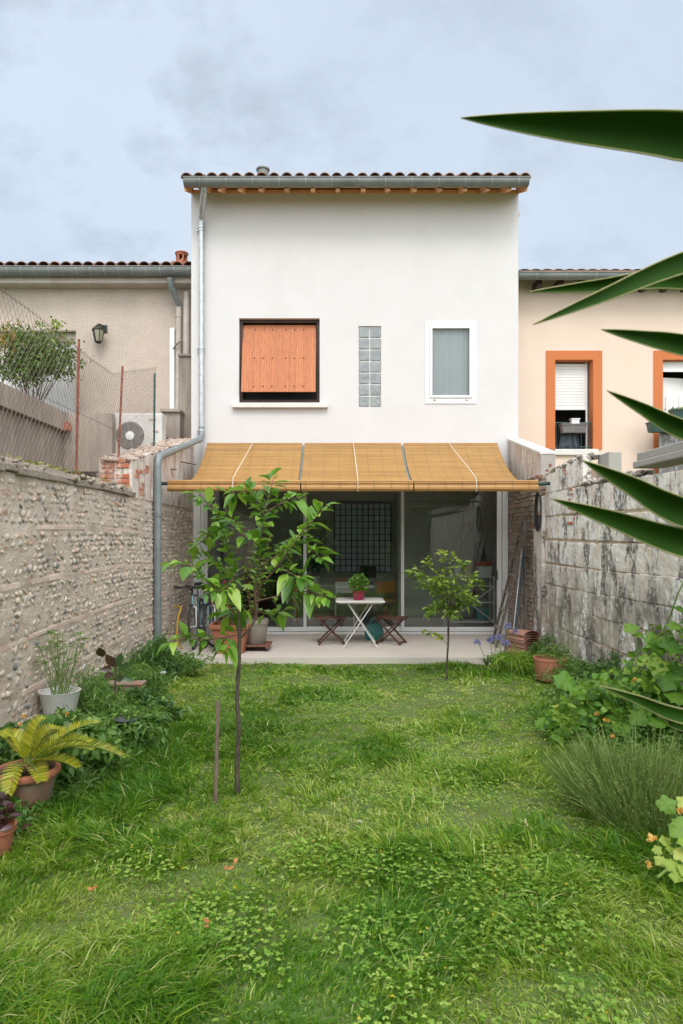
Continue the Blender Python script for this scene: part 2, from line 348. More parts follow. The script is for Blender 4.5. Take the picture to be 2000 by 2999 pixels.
W1 = (hx(700), hx(936), hz(1180), hz(932)); W2 = (hx(1050), hx(1116), hz(1192), hz(955)); W3 = (hx(1246), hx(1394), hz(1180), hz(943))
DO = (XL - .02, XR + .02, -.2, 2.82)
mb = MB(); wall_grid(mb, HX0, HX1, -.2, 7.78, 12.0, 12.3, [W1, W2, W3, DO])
mb.box(HX0, HX0 + .25, 12.301, 18.5, -.2, 7.9); mb.box(HX1 - .25, HX1, 12.301, 18.5, -.2, 7.9); wall_grid(mb, HX0 + .25, HX1 - .25, -.2, 7.9, 18.2, 18.5, [(-2.1, -.3, .1, 2.6), (1.8, 2.9, .1, 2.6)])  # back wall openings added out of view to let light in behind the partition
# gables
for xa, xb in ((HX0, HX0 + .25), (HX1 - .25, HX1)):
    vs = [(x, y, z) for x in (xa, xb) for (y, z) in ((12.0, 7.78), (12.3, 7.9), (18.5, 7.9), (15.3, 9.1))]
    mb.add(vs, [(0, 1, 2, 3), (4, 7, 6, 5), (0, 3, 7, 4), (3, 2, 6, 7)], .5)
walls = obj('wall', mb, M_white, house)
mb = MB().box(HX0 + .25, HX1 - .25, 12.301, 18.2, 2.84, 3.04); mb.box(HX0 + .25, HX1 - .25, 12.301, 18.2, -.12, -.002)
obj('floor_slab', mb, mat('polished_floor', (.48, .475, .46), (.42, .415, .4), 2, .35), house)
# interior partitions
obj('partition', MB().box(1.35, 2.97, 14.6, 14.7, 0, 2.838), M_room, house)
mb = MB(); wall_grid(mb, -2.268, 2.97, 0, 2.838, 15.9, 16.0, [(.0, 1.30, .9, 2.5)]); obj('partition', mb, M_room, house)
# roof: canal tiles
mb = MB(); SL = math.atan2(.24, .57); y0r, z0r = 11.36, 7.65
ncol = 27; pitch = (HX1 - HX0 - .1) / ncol
for i in range(ncol + 1):
    cx = HX0 + .05 + pitch * i
    for row in range(11):
        sa, sb = row * .36, row * .36 + .40
        r0, r1 = .098 + rnd(-.004, .004), .078; dx = rnd(-.008, .008); vs = []
        for s_, rr, dz in ((sa, r0, .030), (sb, r1, .0)):
            yy = y0r + s_ * math.cos(SL); zc = z0r + s_ * math.sin(SL) + dz
            for k in range(9):
                a = PI * k / 8; vs.append((cx + dx + rr * math.cos(a), yy, zc + rr * math.sin(a)))
            for k in range(9):
                a = PI * k / 8; vs.append((cx + dx + (rr - .014) * math.cos(a), yy, zc + (rr - .014) * math.sin(a)))
        fs = [(k, k + 1, k + 19, k + 18) for k in range(8)] + [(k + 9, k + 27, k + 28, k + 10) for k in range(8)] + [(k, k + 9, k + 10, k + 1) for k in range(8)]
        mb.add(vs, fs, None, True)
def slab(mb, xa, xb, ya, yb, za, zb, t, var=None):
    mb.hexa([(x, y, z + dz) for x in (xa, xb) for (y, z) in ((ya, za), (yb, zb)) for dz in (0, t)], var)
slab(mb, HX0 - .0, HX1 + .0, y0r + .02, 15.3, z0r - .03, z0r - .03 + 3.92 * math.tan(SL), .03, .3)
slab(mb, HX0 - .05, HX1 + .05, 15.3, 19, z0r - .03 + 3.92 * math.tan(SL), 7.9, .03, .3)
roof = obj('roof', mb, M_tile, house, sharp=60)
mb = MB(); vx = P(770, 500, 13.2); mb.lathe([(.11, -.5), (.11, .0), (.13, .0), (.13, .03), (.02, .05)], (vx.x, 13.2, 8.79), 16)
mb.v = mb.v; obj('roof_vent', mb, M_zinc, house)
# soffit boards, rafters
mb = MB()
for k in range(4):
    ya = 11.40 + k * .15; slab(mb, HX0, HX1, ya, ya + .145, z0r - .085 + (ya - y0r) * math.tan(SL), z0r - .085 + (ya + .145 - y0r) * math.tan(SL), .02)
obj('soffit', mb, M_soffit, house)
for zx in (150, 210, 293, 378, 485, 593, 697, 803, 905, 1015, 1120, 1223, 1315, 1405):
    cx = (500 + zx / 1.425 - VX) * 11.6 / F; w = .035
    mb = MB(); slab(mb, cx - w, cx + w, 11.47, 12.0, z0r - .175 + .11 * math.tan(SL), z0r - .175 + .64 * math.tan(SL), .088)
    obj('rafter', mb, M_rafter, house)
mb = MB(); mb.box(HX0 + .02, HX1 - .02, 11.975, 11.998, 7.745, 7.80); 
obj('wall_plate', mb, M_rafter, house)
for xa in (HX0 - .005, HX1 - .03):
    mb = MB(); slab(mb, xa, xa + .035, 11.45, 12.05, z0r - .18 + .09 * .42, z0r - .18 + .69 * .42, .19); obj('barge_board', mb, M_rafter, house)
def gutter(parent, x0, x1, yc, zt, r=.1, nclips=13, lip=.0):
    mb = MB(); prof = [(-r, .03)] + [(-r * math.cos(a), -r * math.sin(a)) for a in np.linspace(0, PI, 13)] + [(r, .06)]
    pts = [(yc + y, zt - .06 + z - lip) for y, z in prof]; ins = [(yc + y * .94, zt - .06 + (z * .94 if z < 0 else z) - lip) for y, z in prof]
    n = len(pts); vs = [(x, y, z) for x in (x0, x1) for (y, z) in pts + ins]; m2 = 2 * n
    fs = [(k, k + m2, k + 1 + m2, k + 1) for k in range(n - 1)] + [(n + k, n + k + 1, n + k + 1 + m2, n + k + m2) for k in range(n - 1)]
    fs += [(0, n, n + m2, m2), (n - 1, n - 1 + m2, m2 + 2 * n - 1, 2 * n - 1)]; mb.add(vs, fs, .5, True)
    mb.tube([(x0, yc - r, zt - .03 - lip), (x1, yc - r, zt - .03 - lip)], .012, 8, .8)
    for x in (x0, x1): mb.add([(x, y, z) for y, z in pts], [tuple(range(n))], .4)
    g = obj('gutter', mb, M_zinc, parent)
    for k in range(nclips):
        x = x0 + (x1 - x0) * (k + .6) / nclips; mb = MB()
        for j in range(n - 1):
            (ya, za), (yb, zb) = pts[j], pts[j + 1]
            if ya < yc + r * .5: mb.hexa([(xx, y + dy, z - .0) for xx in (x - .007, x + .007) for (y, z) in ((ya, za), (yb, zb)) for dy in (-.004, .0)], .5)
        obj('gutter_clip', mb, M_clip, g)
    return g
gutter(house, HX0 + .005, HX1 + .005, 11.40, 7.705, .087, 13)
# downpipe on the facade and along the wall
def pth(pts, k=5, r=.08):
    pts = [Vector(p) for p in pts]; out = [pts[0]]
    for i in range(1, len(pts) - 1):
        a, b, c = pts[i - 1], pts[i], pts[i + 1]; ra = min(r, (a - b).length * .45); rc = min(r, (c - b).length * .45)
        p, q = b + (a - b).normalized() * ra, b + (c - b).normalized() * rc
        for t in np.linspace(0, 1, k): out.append((1 - t) ** 2 * p + 2 * t * (1 - t) * b + t * t * q)
    return out + [pts[-1]]
a = P(597, 530, 11.42); b = P(597, 565, 11.5); c = P(590, 640, 11.92); d = P(590, 1273, 11.92)
mb = MB(); mb.tube(pth([a, b, c, P(590, 668, 11.92)], 6, .12), .055, 16); obj('downpipe', mb, M_galv, house)
mb = MB(); mb.tube([P(590, 655, 11.92), P(590, 1260, 11.92)], .048, 16); dp = obj('downpipe', mb, M_galv, house)
for y in (664, 672, 1018, 1258): 
    mb = MB(); q = P(590, y, 11.92); mb.tube([q, q - Vector((0, 0, .03))], .06, 16); mb.box(q.x - .085, q.x - .05, q.y - .01, q.y + .06, q.z - .022, q.z - .005); obj('pipe_collar', mb, M_galv, dp)
e0 = P(590, 1250, 11.92); e1 = P(590, 1285, 11.9); e2 = Vector((-2.425, 9.35, 2.80)); e3 = Vector((-2.425, 9.35, -.05))
mb = MB(); mb.tube(pth([e0, e1, e2, e3], 7, .14), .052, 18); lp = obj('downpipe', mb, M_greypipe, house)
for z in (2.0, 2.03): mb = MB(); mb.tube([(e3.x, e3.y, z - (.012)), (e3.x, e3.y, z + .012)], .061, 18); obj('pipe_collar', mb, M_greypipe, lp)
for z in (1.55, .7): mb = MB(); mb.tube([(e3.x, e3.y, z - .015), (e3.x, e3.y, z + .015)], .057, 18); obj('pipe_collar', mb, M_greypipe, lp)
# shuttered window
wn = obj('window', MB().box(W1[0] + .0, W1[1], 12.2, 12.22, W1[2], W1[3]), M_darkroom, house, label='window opening behind the closed orange shutter')
mb = MB(); t = .055
mb.box(W1[0], W1[0] + t, 12.08, 12.199, W1[2], W1[3]); mb.box(W1[1] - t, W1[1], 12.08, 12.199, W1[2], W1[3]); mb.box(W1[0] + t, W1[1] - t, 12.08, 12.199, W1[3] - .05, W1[3]); mb.box(W1[0] + t, W1[1] - t, 12.08, 12.199, W1[2], W1[2] + .07)
obj('frame', mb, M_dkwood, wn)
mb = MB(); nb = 30; x0, x1 = hx(708), hx(925); bw = (x1 - x0) / nb
for i in range(nb):
    lx = x0 + i * bw; top = (12.14, hz(945)); bot = (11.90, hz(1151))
    sh = (-.03 if i < 15 else .03) * 0
    mb.hexa([(x, y + dy, z) for x in (lx + .0006, lx + bw - .0006) for (y, z) in (bot, top) for dy in (0, .025)])
sh = obj('shutter', mb, M_shutter, wn, bevel=.0022)
mb = MB()
for zt in (.07, .5, .92):
    for k in range(3):
        for sx in (0, 1):
            xx = x0 + (x1 - x0) * ((.17 + k * .12) if sx == 0 else (.83 - k * .12)); y = 11.90 + .24 * (1 - zt) - .006; z = hz(1151) * zt + hz(945) * (1 - zt)
            obj('stud', MB().sphere((xx, y, z), .013, 8, 4, sc=(1, .5, 1.2)), mat('brown_stud', (.22, .075, .035), (.16, .05, .03), 20, .7) if 'brown_stud' not in bpy.data.materials else bpy.data.materials['brown_stud'], sh)
mb = MB().box(hx(681), hx(960), 11.9, 12.08, hz(1196), hz(1182)); obj('sill', mb, M_coping, wn, bevel=.008)
# glass blocks
gbw = obj('glass_block_window', MB().box(W2[0], W2[1], 12.03, 12.2, W2[2], W2[3]), mat('white_mortar', (.72, .71, .68), (.66, .65, .62), 8, .8), house, label='tall narrow window of glass blocks, two wide and seven high')
for r_ in range(7):
    for c_ in range(2):
        w = (W2[1] - W2[0]) / 2; h = (W2[3] - W2[2]) / 7; xa = W2[0] + c_ * w + .011; za = W2[2] + r_ * h + .011
        obj('glass_block', MB().box(xa, xa + w - .022, 12.012, 12.06, za, za + h - .022), M_gb, gbw, bevel=.007)
# casement
def frame_mb(x0, x1, z0, z1, y0, y1, t, tb=None):
    tb = tb or t; mb = MB(); mb.box(x0, x0 + t, y0, y1, z0, z1); mb.box(x1 - t, x1, y0, y1, z0, z1); mb.box(x0 + t, x1 - t, y0, y1, z1 - t, z1); mb.box(x0 + t, x1 - t, y0, y1, z0, z0 + tb); return mb
cw = obj('window', frame_mb(hx(1244), hx(1396), hz(1183), hz(941), 11.985, 12.1, .085, .1), M_whiteplastic, house, label='white framed window with a grey voile curtain', bevel=.006)
obj('sash', frame_mb(hx(1258.3), hx(1381.7), hz(1166), hz(955.2), 11.968, 12.05, .045), M_whiteplastic, cw, bevel=.006)
obj('pane', MB().box(hx(1264), hx(1376), 12.02, 12.026, hz(1160), hz(961)), M_winglass, cw)
for px in (1272, 1366): obj('drain_cap', MB().box(hx(px) - .02, hx(px) + .02, 11.976, 11.984, hz(1174), hz(1171)), M_greyplastic, cw)
mb = MB(); xs = np.linspace(hx(1262), hx(1378), 70); ph = 12.12 + .008 * np.sin(np.arange(70) * .45 + np.sin(np.arange(70) * .2) * 1.5)
mb.add([(x, y, z) for z in (hz(1170), hz(950)) for x, y in zip(xs, ph)], [(k, k + 1, k + 71, k + 70) for k in range(69)], .5, True)
obj('curtain', mb, M_curtain, cw, sharp=180)
# small details on gable
mb = MB().box(HX1, HX1 + .05, 12.1, 12.2, hz(622), hz(612)); obj('cable_clip', mb, M_pvc, house)
# sliding doors
yg = 12.06; zt = 2.82
def X12(px, Y=12.06): return (px - VX) * Y / F
dr = thing('glass_doors_tmp', 'x', 'x'); bpy.data.objects.remove(dr)
xsl = [X12(612), X12(893), X12(1179), X12(1448)]
fr = MB(); fr.box(XL, XR, yg - .06, yg + .14, .0, .035); fr.box(XL, XR, yg - .06, yg + .14, zt - .12, zt); fr.box(XL, XL + .13, yg - .06, yg + .14, .035, zt - .12); fr.box(XR - .10, XR, yg - .06, yg + .14, .035, zt - .12)
fr.box(XR - .15, XR - .11, yg - .04, yg + .1, .035, zt - .12)
df = obj('sliding_door_frame', fr, M_alu, house, bevel=.004)
for k in range(3):
    x0, x1 = xsl[k], xsl[k + 1]; y0 = yg + (.05 if k == 1 else 0)
    if k == 0: x0 = XL + .22
    if k == 2: x1 = XR - .16
    d = obj('sliding_door', frame_mb(x0 - .028, x1 + .028, .045, zt - .13, y0 - .02, y0 + .02, .055, .075), M_alu, df, bevel=.003)
    gp = obj('glass_pane', MB().box(x0 + .02, x1 - .02, y0 - .003, y0 + .003, .11, zt - .17), M_glass, df)
mb = MB().box(XR - .195, XR - .18, yg - .04, yg - .021, .95, 1.12); obj('door_handle', mb, M_black, df)
mb = MB().box(XL + .135, XL + .19, yg - .03, yg + .05, .035, zt - .13); obj('side_post', mb, M_alu, df)

# ================================================================ LEFT HOUSE
lh = thing('house', 'low beige roughcast house left of the white one, with a wall lantern', 'house', (-8, 12.7, 0))
yl = 12.7; sc = yl / F
def lx(px, Y=yl): return (px - VX) * Y / F
def lz(py, Y=yl): return H - (py - VY) * Y / F
garage = (lx(-60), lx(222), 2.0, lz(972))
mb = MB(); wall_grid(mb, -14, HX0 - .002, -.2, lz(810), yl, yl + .3, [garage]); mb.box(-14, HX0 - .002, yl + .301, 19, -.2, lz(815)); obj('wall', mb, M_rough, lh)
pn = MB(); 
for k in range(14): pn.box(garage[0] + k * .13, garage[0] + k * .13 + .127, yl + .08, yl + .11, garage[2], garage[3] - .18)
obj('door', pn, mat('white_painted_boards', (.70, .70, .72), (.6, .6, .62), 3, .6, var=.06), lh, label='white panelled opening behind the shrub')
mb = MB().box(garage[0], garage[1], yl + .04, yl + .13, garage[3] - .18, garage[3]); mb.box(garage[0], garage[1] , yl - .02, yl + .02, garage[3] , garage[3] + .03); obj('lintel', mb, M_annex, lh)
yg2 = 12.3; gt = H - (783 - VY) * yg2 / F
gutter(lh, -9, HX0 - .01, yg2, gt + .01, .105, 26)
mb = MB().box(-14, HX0 - .005, 12.4, 12.46, gt - .24, gt - .03); mb.box(-14, HX0 - .005, 12.46, yl, gt - .24, gt - .21); obj('fascia', mb, M_pvc, lh)
mb = MB(); SL2 = R(17)
for i in range(36):
    cx = HX0 - .1 - i * .2
    for row in range(3):
        sa, sb = row * .38, row * .38 + .42; vs = []
        for s_, rr, dz in ((sa, .098, .03), (sb, .08, 0)):
            for q in (0, .014):
                for k in range(9): a = PI * k / 8; vs.append((cx + (rr - q) * math.cos(a), 12.24 + s_ * math.cos(SL2), gt - .02 + s_ * math.sin(SL2) + dz + (rr - q) * math.sin(a) * .8))
        mb.add(vs, [(k, k + 1, k + 19, k + 18) for k in range(8)] + [(k + 9, k + 27, k + 28, k + 10) for k in range(8)] + [(k, k + 9, k + 10, k + 1) for k in range(8)], None, True)
slab(mb, -14, HX0 - .003, 12.28, 16, gt - .05, gt - .05 + 3.72 * math.tan(SL2), .03, .2); slab(mb, -14, HX0 - .003, 16, 19.2, gt - .05 + 3.72 * math.tan(SL2), gt, .03, .2)
obj('roof', mb, M_tile, lh, sharp=60)
# chimney pot
ch = P(532, 770, 13.0); mb = MB(); mb.box(ch.x - .16, ch.x + .16, 12.84, 13.16, ch.z - .35, ch.z - .03)
cpot = obj('chimney', mb, M_terra, lh)
mb = MB(); mb.lathe([(.13, -.03), (.10, .0), (.095, .03)], ch, 20)
for k in range(6): a = 2 * PI * k / 6; mb.bar((ch.x + .09 * math.cos(a), ch.y + .09 * math.sin(a), ch.z + .02), (ch.x + .09 * math.cos(a), ch.y + .09 * math.sin(a), ch.z + .13), .035, .03)
mb.lathe([(.09, .12), (.11, .13), (.115, .16), (.13, .17), (.12, .19), (.01, .2)], ch, 20); obj('chimney_pot', mb, M_terra, cpot)
# wall lantern
q = P(288, 978, 12.5)
mb = MB(); mb.tube(pth([(q.x + .05, yl, q.z + .17), (q.x + .02, 12.58, q.z + .2), (q.x, 12.5, q.z + .17)], 5, .05), .014, 8)
mb.box(q.x + .0, q.x + .1, yl - .02, yl - .001, q.z + .08, q.z + .22); mb.lathe([(.125, .07), (.12, .09), (.085, .12), (.05, .15), (.02, .17), (.02, .185), (.001, .19)], q, 6, smooth=False); mb.lathe([(.05, -.165), (.065, -.15), (.06, -.13)], q, 6, smooth=False)
for k in range(6): a = 2 * PI * k / 6; mb.bar(q + Vector((.11 * math.cos(a), .11 * math.sin(a), .075)), q + Vector((.062 * math.cos(a), .062 * math.sin(a), -.14)), .012, .012)
ln = obj('wall_lantern', mb, mat('dark_bronze', (.05, .055, .045), (.03, .035, .03), 20, .5, .4), lh, label='dark hexagonal wall lantern')
mb = MB(); mb.lathe([(.001, -.14), (.055, -.14), (.10, .07)], q, 6, smooth=False); obj('lantern_glass', mb, mat('frosted_amber_glass', (.35, .33, .24), (.28, .26, .19), 9, .3), ln)
# pipes
def tubeobj(name, pts, r, m, parent, **kw): return obj(name, MB().tube(pts, r, 14), m, parent, **kw)
a = P(497, 812, 12.3); tubeobj('drain_pipe', pth([a, P(499, 836, 12.35), P(524, 893, 12.6)], 5, .1), .055, M_greypipe, lh)
tubeobj('drain_pipe', [P(524, 890, 12.62), P(521, 1215, 12.62)], .055, M_pvc, lh)
tubeobj('drain_pipe', [P(546, 856, 12.6), P(545, 1046, 12.6)], .058, M_pvc, lh)
mb = MB(); 
for y in (872, 930, 1112): q = P(523 if y > 880 else 546, y, 12.62); mb.tube([q, q + Vector((0, 0, .03))], .066, 14)
obj('pipe_clip', mb, M_pvc, lh)
mb = MB(); q0, q1 = P(498, 962, 12.66), P(512, 1210, 12.66); mb.box(q0.x, q1.x, 12.62, yl - .002, q1.z, q0.z); obj('cable_trunking', mb, M_whiteplastic, lh)
tubeobj('cable', pth([P(508, 1022, 12.56), P(515, 1010, 12.5), P(534, 995, 12.5)], 4, .05), .018, M_annex, lh)
mb = MB(); q0, q1 = P(529, 1047, 12.5), P(560, 1300, 12.5); mb.box(q0.x, HX0 - .01, 12.42, yl - .002, q1.z - .6, q0.z); mb.box(q0.x - .03, HX0 - .004, 12.38, yl - .003, q0.z, q0.z + .04); obj('flue_casing', mb, M_annex, lh)
# neighbour's lean-to and annex
an = thing('shed', 'grey stained lean-to with a stepped top behind the wire fence', 'shed', (-5.5, 10, 0))
mb = MB(); mb.box(-4.62, -4.5, 5.5, 11.28, 0, 3.44); mb.box(-6.5, -4.62, 5.5, 11.28, 0, 3.4); mb.box(-4.6, -3.68, 11.285, 11.42, 2.79, 3.75); mb.box(-4.5, -4.4, 11.42, 12.6, 0, 3.7); mb.box(-3.8, -3.69, 11.42, 12.6, 0, 3.7)
obj('wall', mb, M_annex, an)
mb = MB(); mb.box(-6.6, -4.40, 5.45, 11.297, 3.44, 3.755); obj('roof', mb, M_annex, an, bevel=.01)
mb = MB().box(-4.46, -4.36, 11.12, 11.28, 3.56, 3.70); mb = MB(); mb.box(-4.398, -4.34, 11.1, 11.25, 3.45, 3.58); obj('brick_end', mb, M_terra, an)
# things by the right end of the annex
mb = MB(); q0, q1 = P(484, 1210, 12.2), P(530, 1300, 12.2); mb.box(q0.x, q1.x, 12.1, 12.4, q1.z - 1, q0.z); mb.box(q0.x - .05, q1.x + .02, 12.04, 12.41, q0.z, q0.z + .05); mb.bar((q0.x + .05, 12.07, q0.z - .45), (q1.x - .08, 12.07, q0.z - .45), .03, .03)
obj('wall_cupboard', mb, M_annex, None, loc=(q0.x, 12.3, q1.z), label='small grey masonry meter box between the air conditioner and the flue', cat='meter box')
# air conditioner
ac = thing('air_conditioner', 'white outdoor air conditioner unit with round fan grille behind the fence posts', 'air conditioner', (-3.3, 11.5, 3.03))
ya = 11.45
q0 = P(336, 1210, ya); q1 = P(474, 1336, ya); xa, xb = q0.x, q1.x; za, zb = q1.z - .05, q0.z
obj('casing', MB().box(xa, xb, ya, ya + .3, za, zb), mat('cream_enamel', (.62, .61, .58), (.52, .5, .47), 4, .45), ac, bevel=.02)
fc = P(381, 1276, ya); mb = MB(); 
for k in range(9): 
    r = .03 + k * .0235; mb.tube([(fc.x + r * math.cos(t), ya - .02, fc.z + r * math.sin(t)) for t in np.linspace(0, 2 * PI, 30)], .003, 4, cap=False)
for k in range(8): a = 2 * PI * k / 8 + .2; mb.bar((fc.x + .05 * math.cos(a), ya - .018, fc.z + .05 * math.sin(a)), (fc.x + .235 * math.cos(a), ya - .018, fc.z + .235 * math.sin(a)), .007, .005)
obj('fan_grille', mb, mat('grey_grille', (.42, .41, .39), (.36, .35, .33), 9, .5), ac)
mb = MB(); mb.lathe([(.001, 0), (.235, 0), (.235, .004), (.001, .004)], (0, 0, 0), 40); mb.v = [(fc.x + v[0], ya - .004 - v[2], fc.z + v[1]) for v in mb.v]; obj('fan_recess', mb, mat('dark_fan', (.09, .085, .085), (.12, .11, .11), 9, .7), ac)
mb = MB(); mb.lathe([(.001, 0), (.075, 0), (.07, .014), (.001, .02)], (0, 0, 0), 24); mb.v = [(fc.x + v[0], ya - .012 - v[2], fc.z + v[1]) for v in mb.v]; obj('fan_hub', mb, M_whiteplastic, ac)
mb = MB(); mb.box(xb - .22, xb - .1, ya - .006, ya - .001, zb - .13, zb - .09); mb.box(xb - .15, xb - .06, ya - .012, ya - .001, zb - .32, zb - .29); obj('vent_slot', mb, mat('grey_pink_label', (.42, .30, .32), (.4, .3, .3), 9, .6), ac)
mb = MB().box(xa - .05, xb + .05, ya - .02, 12.0, za - .12, za - .01); obj('support_slab', mb, M_concrete, an)

# ================================================================ RIGHT HOUSE
rh = thing('house', 'low cream house on the right with orange painted window surrounds', 'house', (6, 12.5, 0))
yr = 12.5
def rx(px, Y=yr): return (px - VX) * Y / F
def rz(py, Y=yr): return H - (py - VY) * Y / F
WA = (rx(1625), rx(1736), rz(1316), rz(1054)); WB = (rx(1940), rx(2110), .4, rz(1054))
mb = MB(); wall_grid(mb, HX1 + .002, 14, -.2, rz(806), yr, yr + .3, [WA, WB]); mb.box(HX1 + .002, 14, 13.6, 19, -.2, rz(812)); obj('wall', mb, M_cream, rh)
gt = H - (797 - VY) * 12.05 / F
gutter(rh, HX1 + .01, 9.0, 12.05, gt, .075, 11)
mb = MB(); slab(mb, HX1 + .002, 14, 12.02, 16, gt + .0, gt + .0 + 3.98 * .26, .03, .3); slab(mb, HX1 + .002, 14, 16, 19.2, gt + 3.98 * .26, gt, .03, .3)
for i in range(22):
    cx = HX1 + .12 + i * .2
    mb.add([(cx + rr * math.cos(PI * k / 6), y, z + rr * math.sin(PI * k / 6) * .35) for (y, z, rr) in ((12.03, gt + .02, .09), (14, gt + .02 + 1.97 * .26, .08)) for k in range(7)], [(k, k + 1, k + 8, k + 7) for k in range(6)], None, True)
obj('roof', mb, M_tile, rh)
mb = MB(); slab(mb, HX1 + .004, 9, 12.12, yr - .001, gt - .06, gt - .06 + .38 * .26, .02); obj('soffit', mb, M_dkwood, rh)
for k in range(8):
    cx = (1575 + k * 63 - VX) * 12.3 / F; mb = MB(); mb.box(cx - .045, cx + .045, 12.2, yr - .001, gt - .2, gt - .065); obj('rafter', mb, M_dkwood, rh)
def surround(x0, x1, z0, z1, t, parent, bottom=False):
    mb = MB(); mb.box(x0 - t, x0, yr - .018, yr - .001, z0, z1 + t); mb.box(x1, x1 + t, yr - .018, yr - .001, z0, z1 + t); mb.box(x0, x1, yr - .018, yr - .001, z1, z1 + t)
    mb.box(x0, x0 + .004, yr - .001, yr + .16, z0, z1); mb.box(x1 - .004, x1, yr - .001, yr + .16, z0, z1); mb.box(x0 + .004, x1 - .004, yr - .001, yr + .16, z1 - .004, z1)
    return obj('surround', mb, M_orange, parent)
wa = obj('window', MB().box(WA[0] - .01, WA[1] + .01, yr + .7, yr + .72, WA[2] - .01, WA[3]), M_darkroom, rh, label='window with a white roller shutter half down and a green rail')
mb = MB(); mb.box(WA[0] - .02, WA[0] - .01, yr + .3, yr + .7, WA[2], WA[3]); mb.box(WA[1] + .01, WA[1] + .02, yr + .3, yr + .7, WA[2], WA[3]); mb.box(WA[0], WA[1], yr + .3, yr + .7, WA[2] - .02, WA[2] - .01); mb.box(WA[0], WA[1], yr + .3, yr + .7, WA[3], WA[3] + .01); obj('room_recess', mb, M_darkroom, wa)
surround(WA[0], WA[1], WA[2], WA[3], .165, wa)
mb = MB().box(WA[0] - .02, rx(1749), yr - .06, yr + .12, WA[2] - .11, WA[2]); obj('sill', mb, M_coping, wa, bevel=.01)
mb = MB(); zt_, zb_ = WA[3] - .03, rz(1191); ns = 16
for k in range(ns): z = zb_ + (zt_ - zb_) * k / ns; mb.box(WA[0] + .03, WA[1] - .07, yr + .165, yr + .18, z + .003, z + (zt_ - zb_) / ns, rnd(.4, .6))
mb.box(WA[0] + .03, WA[1] - .07, yr + .155, yr + .185, zb_ - .03, zb_); obj('roller_shutter', mb, M_whiteplastic, wa, bevel=.003)
mb = MB(); mb.box(WA[0] + .004, WA[0] + .03, yr + .15, yr + .19, WA[2], WA[3] - .005); mb.box(WA[1] - .07, WA[1] - .045, yr + .15, yr + .19, WA[2], WA[3] - .005); obj('frame', mb, M_whiteplastic, wa)
mb = MB(); zr = rz(1237); mb.tube([(WA[0], yr + .05, zr), (WA[1], yr + .05, zr)], .012); mb.tube([(WA[0], yr + .05, WA[2] + .05), (WA[1], yr + .05, WA[2] + .05)], .01)
for f_ in (.06, .45, .72, .95): x = WA[0] + (WA[1] - WA[0]) * f_; mb.tube([(x, yr + .05, WA[2] + .002), (x, yr + .05, zr)], .008)
obj('railing', mb, M_bar, wa)
def trough(x0, x1, y0, y1, z0, z1):
    mb = MB(); i = .025; vs = [(x0 + i, y0 + i, z0), (x1 - i, y0 + i, z0), (x1 - i, y1 - i, z0), (x0 + i, y1 - i, z0), (x0, y0, z1), (x1, y0, z1), (x1, y1, z1), (x0, y1, z1)]
    mb.add(vs, [(3, 2, 1, 0), (0, 1, 5, 4), (1, 2, 6, 5), (2, 3, 7, 6), (3, 0, 4, 7)])
    w = .012
    for a, b in (((x0, y0), (x1, y0)), ((x1, y0), (x1, y1)), ((x1, y1), (x0, y1)), ((x0, y1), (x0, y0))): mb.bar((a[0], a[1], z1), (b[0], b[1], z1), .025, .02)
    return mb
y0 = yr - .16; a = P(1646, 1242, y0); b = P(1720, 1266, y0)
wb = thing('window_box', 'empty grey trough planter hung on the rail below the half closed roller shutter', 'window box', ((a.x + b.x) / 2, y0 + .1, b.z))
obj('trough', trough(a.x, b.x, y0, y0 + .17, b.z, a.z), mat('taupe_trough', (.20, .18, .175), (.16, .14, .14), 9, .6), wb)
mb = MB(); mb.box(a.x + .02, b.x - .02, y0 + .02, y0 + .15, a.z - .04, a.z - .02); obj('soil', mb, M_soil, wb)
q = P(1683, 1232, yr - .08); mb = MB(); mb.box(q.x - .07, q.x + .07, q.y - .05, q.y + .05, a.z - .018, a.z + .09); mb.box(q.x - .085, q.x + .085, q.y - .06, q.y + .06, a.z + .092, a.z + .11)
obj('carton', mb, M_whiteplastic, None, loc=(q.x, q.y, a.z), label='small white box standing in the grey trough planter', cat='box', bevel=.004)
mb = MB(); n = 40; q0, q1 = P(1636, 1268, yr + .02), P(1698, 1314, yr + .02)
for z_, s_ in ((q0.z - .0, .7), (q1.z + .01, 1.0)):
    pass
vs = []
for r_ in range(5):
    for k in range(n): t_ = k / (n - 1); wd = .75 + .25 * r_ / 4; x = (q0.x + q1.x) / 2 + (t_ - .5) * (q1.x - q0.x) * wd; vs.append((x, yr + .025 + .02 * math.sin(t_ * 22 + math.sin(t_ * 7)), q0.z + (q1.z - q0.z) * r_ / 4))
mb.add(vs, [(r_ * n + k, r_ * n + k + 1, (r_ + 1) * n + k + 1, (r_ + 1) * n + k) for r_ in range(4) for k in range(n - 1)], .5, True)
cl = obj('hanging_cloth', mb, mat('blue_grey_cloth', (.09, .115, .14), (.055, .07, .085), 9, .9), None, loc=(q0.x, yr, q1.z), label='dark blue grey cloth draped under the trough planter', cat='cloth', sharp=180)
so = cl.modifiers.new('thick', 'SOLIDIFY'); so.thickness = .006
